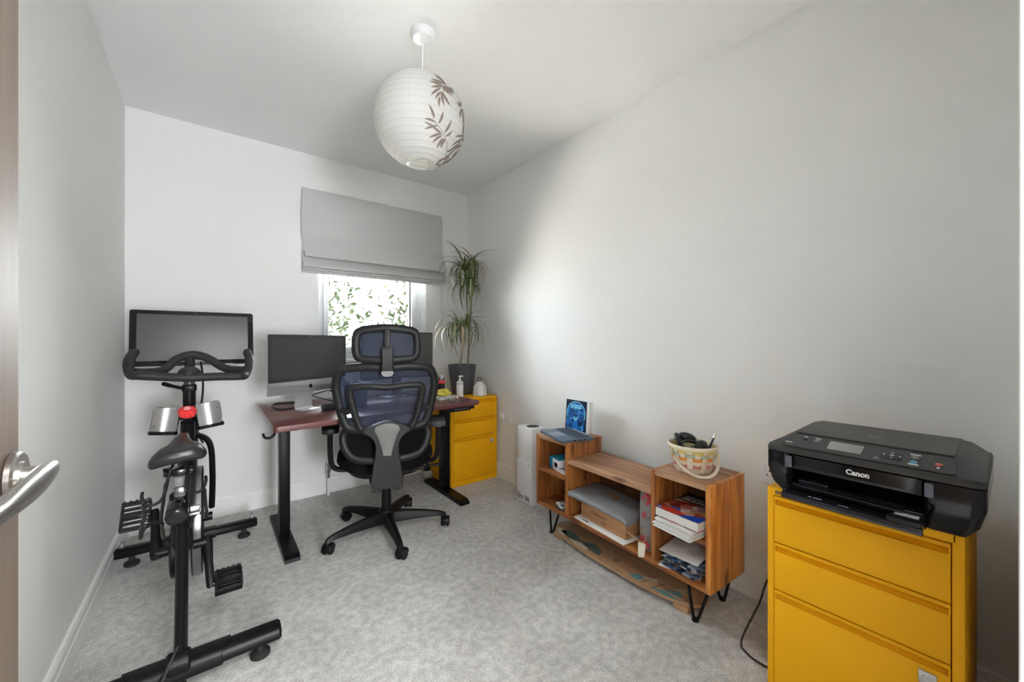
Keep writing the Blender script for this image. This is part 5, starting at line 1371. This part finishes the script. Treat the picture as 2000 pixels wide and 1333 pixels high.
for s in (-1, 1):
    oc = [(s * .034 + .027 * math.copysign(abs(math.cos(a)) ** .8, math.cos(a)), 0, .022 + .0195 * math.copysign(abs(math.sin(a)) ** .8, math.sin(a))) for a in [2 * PI * k / 28 for k in range(28)]]
    r_ = obj('lens_rim', MB().tube(oc, .0015, 6, closed=True), M_steel if False else mat('frame_gunmetal', (.06, .055, .06), .3, metal=.6), gs_)
    obj('lens', MB().poly(oc), M_clear, r_)
    obj('temple', MB().tube(catmull([(s * .062, 0, .028), (s * .066, .03, .026), (s * .064, .09, .016), (s * .056, .125, .002)], 4), .0014, 6), mat('frame_gunmetal', (.06, .055, .06), .3, metal=.6), gs_)
obj('bridge', MB().tube(catmull([(-.008, 0, .026), (0, -.002, .030), (.008, 0, .026)], 4), .0014, 6), mat('frame_gunmetal', (.06, .055, .06), .3, metal=.6), gs_)

# ================================================================ on the far cabinet
CT = .655
po = thing('pump_bottle', 'white pump dispenser bottle in front of the grey planter', 'bottle', (1.505, 2.600, CT))
obj('bottle', MB().lathe([(.024, 0), (.026, .003), (.026, .118), (.022, .126), (.012, .129)], 24), M_white, po)
obj('bottle_shoulder', MB().lathe([(.0262, .100), (.0262, .120), (.012, .131), (.011, .142)], 24), M_alum, po)
obj('pump_head', MB().cyl((0, 0, .14), (0, 0, .166), .0055, 12).box((-.012, -.007, .160), (.026, .007, .170), .003), M_white, po)
di = thing('camping_lantern', 'small white faceted lantern with dark wire handle right of the planter', 'lantern', (1.700, 2.625, CT))
obj('lantern_body', MB().lathe([(.052, 0), (.056, .004), (.053, .070), (.024, .110), (.0, .112)], 8), mat('lantern_white', (.78, .78, .77), .4), di, ang=20)
obj('lantern_handle', MB().tube(catmull([(-.016, 0, .108), (-.015, 0, .138), (0, 0, .146), (.015, 0, .138), (.016, 0, .108)], 5), .0022, 8), M_dark, di)
obj('pull_cord', MB().tube(catmull([(-.030, -.015, .10), (-.056, -.030, .075), (-.050, -.045, .03), (-.020, -.056, .006), (.010, -.05, .012)], 6), .0022, 8), M_white, di)
# plant
PLX, PLY = 1.640, 2.795
plant = thing('potted_dracaena', 'tall dragon tree houseplant in a dark grey pot on the far cabinet', 'plant', (PLX, PLY, CT))
obj('pot', MB().lathe([(.080, 0), (.084, .004), (.100, .12), (.114, .232), (.116, .240), (.112, .241), (.106, .232), (.104, .21), (.0, .208)], 40), mat('slate_pot', (.075, .082, .095), .55), plant)
obj('soil', MB().lathe([(.105, .208), (.06, .216), (.0, .214)], 24), mat('soil', (.03, .022, .015), .95, bump=.8, bscale=120), plant)
M_stem = mat('dracaena_stem', (.30, .25, .19), .8, var=.35, vscale=60, bump=.5, bscale=120)
def pl(u, v, y): 
    p = at(u, v, y=y); return Vector((p.x - PLX, p.y - PLY, p.z - CT))
tall = [pl(913, 718, 2.80), pl(915, 690, 2.80), pl(917, 640, 2.80), pl(920, 600, 2.80), pl(920, 590, 2.80)]
short = [pl(898, 718, 2.79), pl(901, 695, 2.78), pl(905, 672, 2.77), pl(906, 668, 2.77)]
obj('stem', MB().tube(catmull(tall, 5), [.0085] * 21, 10), M_stem, plant)
obj('stem', MB().tube(catmull(short, 5), [.0085] * 16, 10), M_stem, plant)
heads = []
for base, tip, y in ((tall[-1], pl(908, 525, 2.78), 0), (tall[-1], pl(926, 520, 2.84), 0), (tall[-1], pl(915, 555, 2.74), 0), (short[-1], pl(897, 640, 2.76), 0), (short[-1], pl(911, 632, 2.72), 0)):
    mid = base * .5 + tip * .5 + Vector((.006 * (1 if tip.x > base.x else -1), 0, -.01))
    obj('branch', MB().tube(catmull([base, mid, tip], 4), [.0065] * 5 + [.005] * 4, 8), M_stem, plant)
    heads.append(tip)
random.seed(8)
M_lf = [mat('leaf_green', (.050, .095, .022), .4, spec=.5, var=.5, vscale=14), mat('leaf_olive', (.15, .17, .055), .4, spec=.5, var=.4, vscale=14), mat('leaf_pale', (.30, .36, .20), .45, var=.3, vscale=14), mat('leaf_straw', (.42, .33, .19), .6, var=.3, vscale=14)]
leafm = []; reachs = []
for droop in (.45, .9, 1.35, 1.8):
    for L in (.21, .29, .37):
        mb = MB(); n = 9; pts = []; x = z = 0; ang = 1.05
        for i in range(n + 1):
            pts.append((x, z)); stp = L / n
            x += stp * math.cos(ang); z += stp * math.sin(ang); ang -= droop * 2.6 / n * (1.25 - .3 * i / n)
            ang = max(ang, -1.50)
        rows = []
        for i, (x, z) in enumerate(pts):
            t_ = i / n; w_ = .0065 * (math.sin(PI * min(1, .18 + .82 * t_)) ** .7 if t_ < 1 else .02) + .0003
            rows.append([(x, -w_, z + .0016), (x, 0, z), (x, w_, z + .0016)])
        mb.loft(rows, closed_ring=False, caps=False)
        leafm.append(mb.mesh('leaf', 80, recalc=False)); reachs.append(max(p[0] for p in pts))
variants = []
for me in leafm:
    vs = []
    for m_ in M_lf:
        c = me.copy(); c.materials.append(m_); vs.append(c)
    variants.append(vs)
for hi, tip in enumerate(heads):
    cnt = (56, 40, 34, 36, 32)[hi]
    for k in range(cnt):
        az = random.uniform(0, 2 * PI)
        vi = random.choice((0, 1, 2, 3, 4, 5, 6, 7, 8, 9, 10, 11))
        mi = random.choices((0, 1, 2, 3), (5, 3, 1.6, 1.2))[0] if hi < 3 else random.choices((0, 1, 2, 3), (3, 3, 3, 1.2))[0]
        dz = random.uniform(-.03, .006)
        # keep leaves off the two walls
        sc_ = 1.0
        wx = XR - .045 - (PLX + tip.x); wy = YB - .125 - (PLY + tip.y)
        reach = reachs[vi] * 1.22
        ca_, sa__ = math.cos(az), math.sin(az)
        if ca_ > 0: sc_ = min(sc_, wx / (reach * ca_ + 1e-6))
        if sa__ > 0: sc_ = min(sc_, wy / (reach * sa__ + 1e-6))
        if sc_ < .3: continue
        o = bpy.data.objects.new('leaf', variants[vi][mi]); COL.objects.link(o); o.parent = plant
        o.location = (tip.x, tip.y, tip.z + dz); o.rotation_euler = (0, random.uniform(-.12, .5), az); o.scale = (sc_, 1, 1)

# ================================================================ radiator under the window
rd = thing('radiator', 'white panel radiator on the back wall behind the office chair', 'radiator', (1.0, YB - .06, .18))
RX0, RX1 = .690, 1.300
rp = MB(); rp.box((RX0, YB - .085, .185), (RX1, YB - .060, .62), .005)
k = RX0 + .03
while k < RX1 - .03:
    rp.box((k, YB - .090, .205), (k + .018, YB - .084, .60), .003); k += .034
obj('front_panel', rp, M_gloss, rd, world=True)
obj('side_cover', MB().box((RX0 - .003, YB - .088, .18), (RX0 + .002, YB - .02, .625), .001), M_gloss, rd, world=True)
obj('side_cover', MB().box((RX1 - .002, YB - .088, .18), (RX1 + .003, YB - .02, .625), .001), M_gloss, rd, world=True)
obj('top_grille', MB().box((RX0, YB - .085, .612), (RX1, YB - .02, .626), .002), M_gloss, rd, world=True)
obj('wall_bracket', MB().box((RX0 + .08, YB - .06, .25), (RX0 + .12, YB - .001, .55)).box((RX1 - .12, YB - .06, .25), (RX1 - .08, YB - .001, .55)), M_gloss, rd, world=True)
VX = .655
vl = MB(); vl.cyl((VX, YB - .06, .125), (VX, YB - .06, .205), .011, 14); vl.cyl((VX, YB - .06, .185), (RX0, YB - .06, .185), .009, 12); vl.cyl((VX, YB - .06, .165), (VX, YB - .06, .180), .015, 8); vl.cyl((VX, YB - .06, .205), (VX, YB - .06, .222), .013, 12)
obj('lockshield_valve', vl, M_chrome, rd, world=True)
obj('riser_pipe', MB().cyl((VX, YB - .06, .0), (VX, YB - .06, .13), .0085, 14), M_gloss, rd, world=True)
# ball shaped gadget on the carpet beside the right desk foot
bg = thing('ball_speaker', 'grey fabric ball with black plug cap on the carpet behind the desk leg', 'speaker', (1.358, 2.850, 0))
obj('ball', MB().ell((0, 0, .040), (.040, .040, .040), 24, 16), mat('pale_fabric', (.42, .41, .39), .9, bump=.4, bscale=400), bg)
obj('cap', MB().lathe([(.026, .066), (.028, .072), (.024, .088), (.010, .118), (.0, .120)], 18, (-.004, 0, 0)), M_black, bg)
bpos_ = Vector(bg.location)
tag(obj('ball_lead', MB().tube(catmull([bpos_ + Vector((-.028, 0, .082)), bpos_ + Vector((-.10, .02, .086)), bpos_ + Vector((-.20, .06, .060)), bpos_ + Vector((-.30, .12, .012)), bpos_ + Vector((-.40, .16, .006))], 6), .004, 8), M_cable), 'black lead running left from the grey ball along the carpet', 'cable')
wl_ = [Vector((1.380, 2.60, .66)), Vector((1.383, 2.62, .45)), Vector((1.376, 2.63, .25)), bpos_ + Vector((.02, .035, .10)), bpos_ + Vector((.008, .03, .08))]
tag(obj('hanging_white_cable', MB().tube(catmull(wl_, 6), .0025, 8), M_white), 'thin white cable hanging from the desk to the grey ball', 'cable')
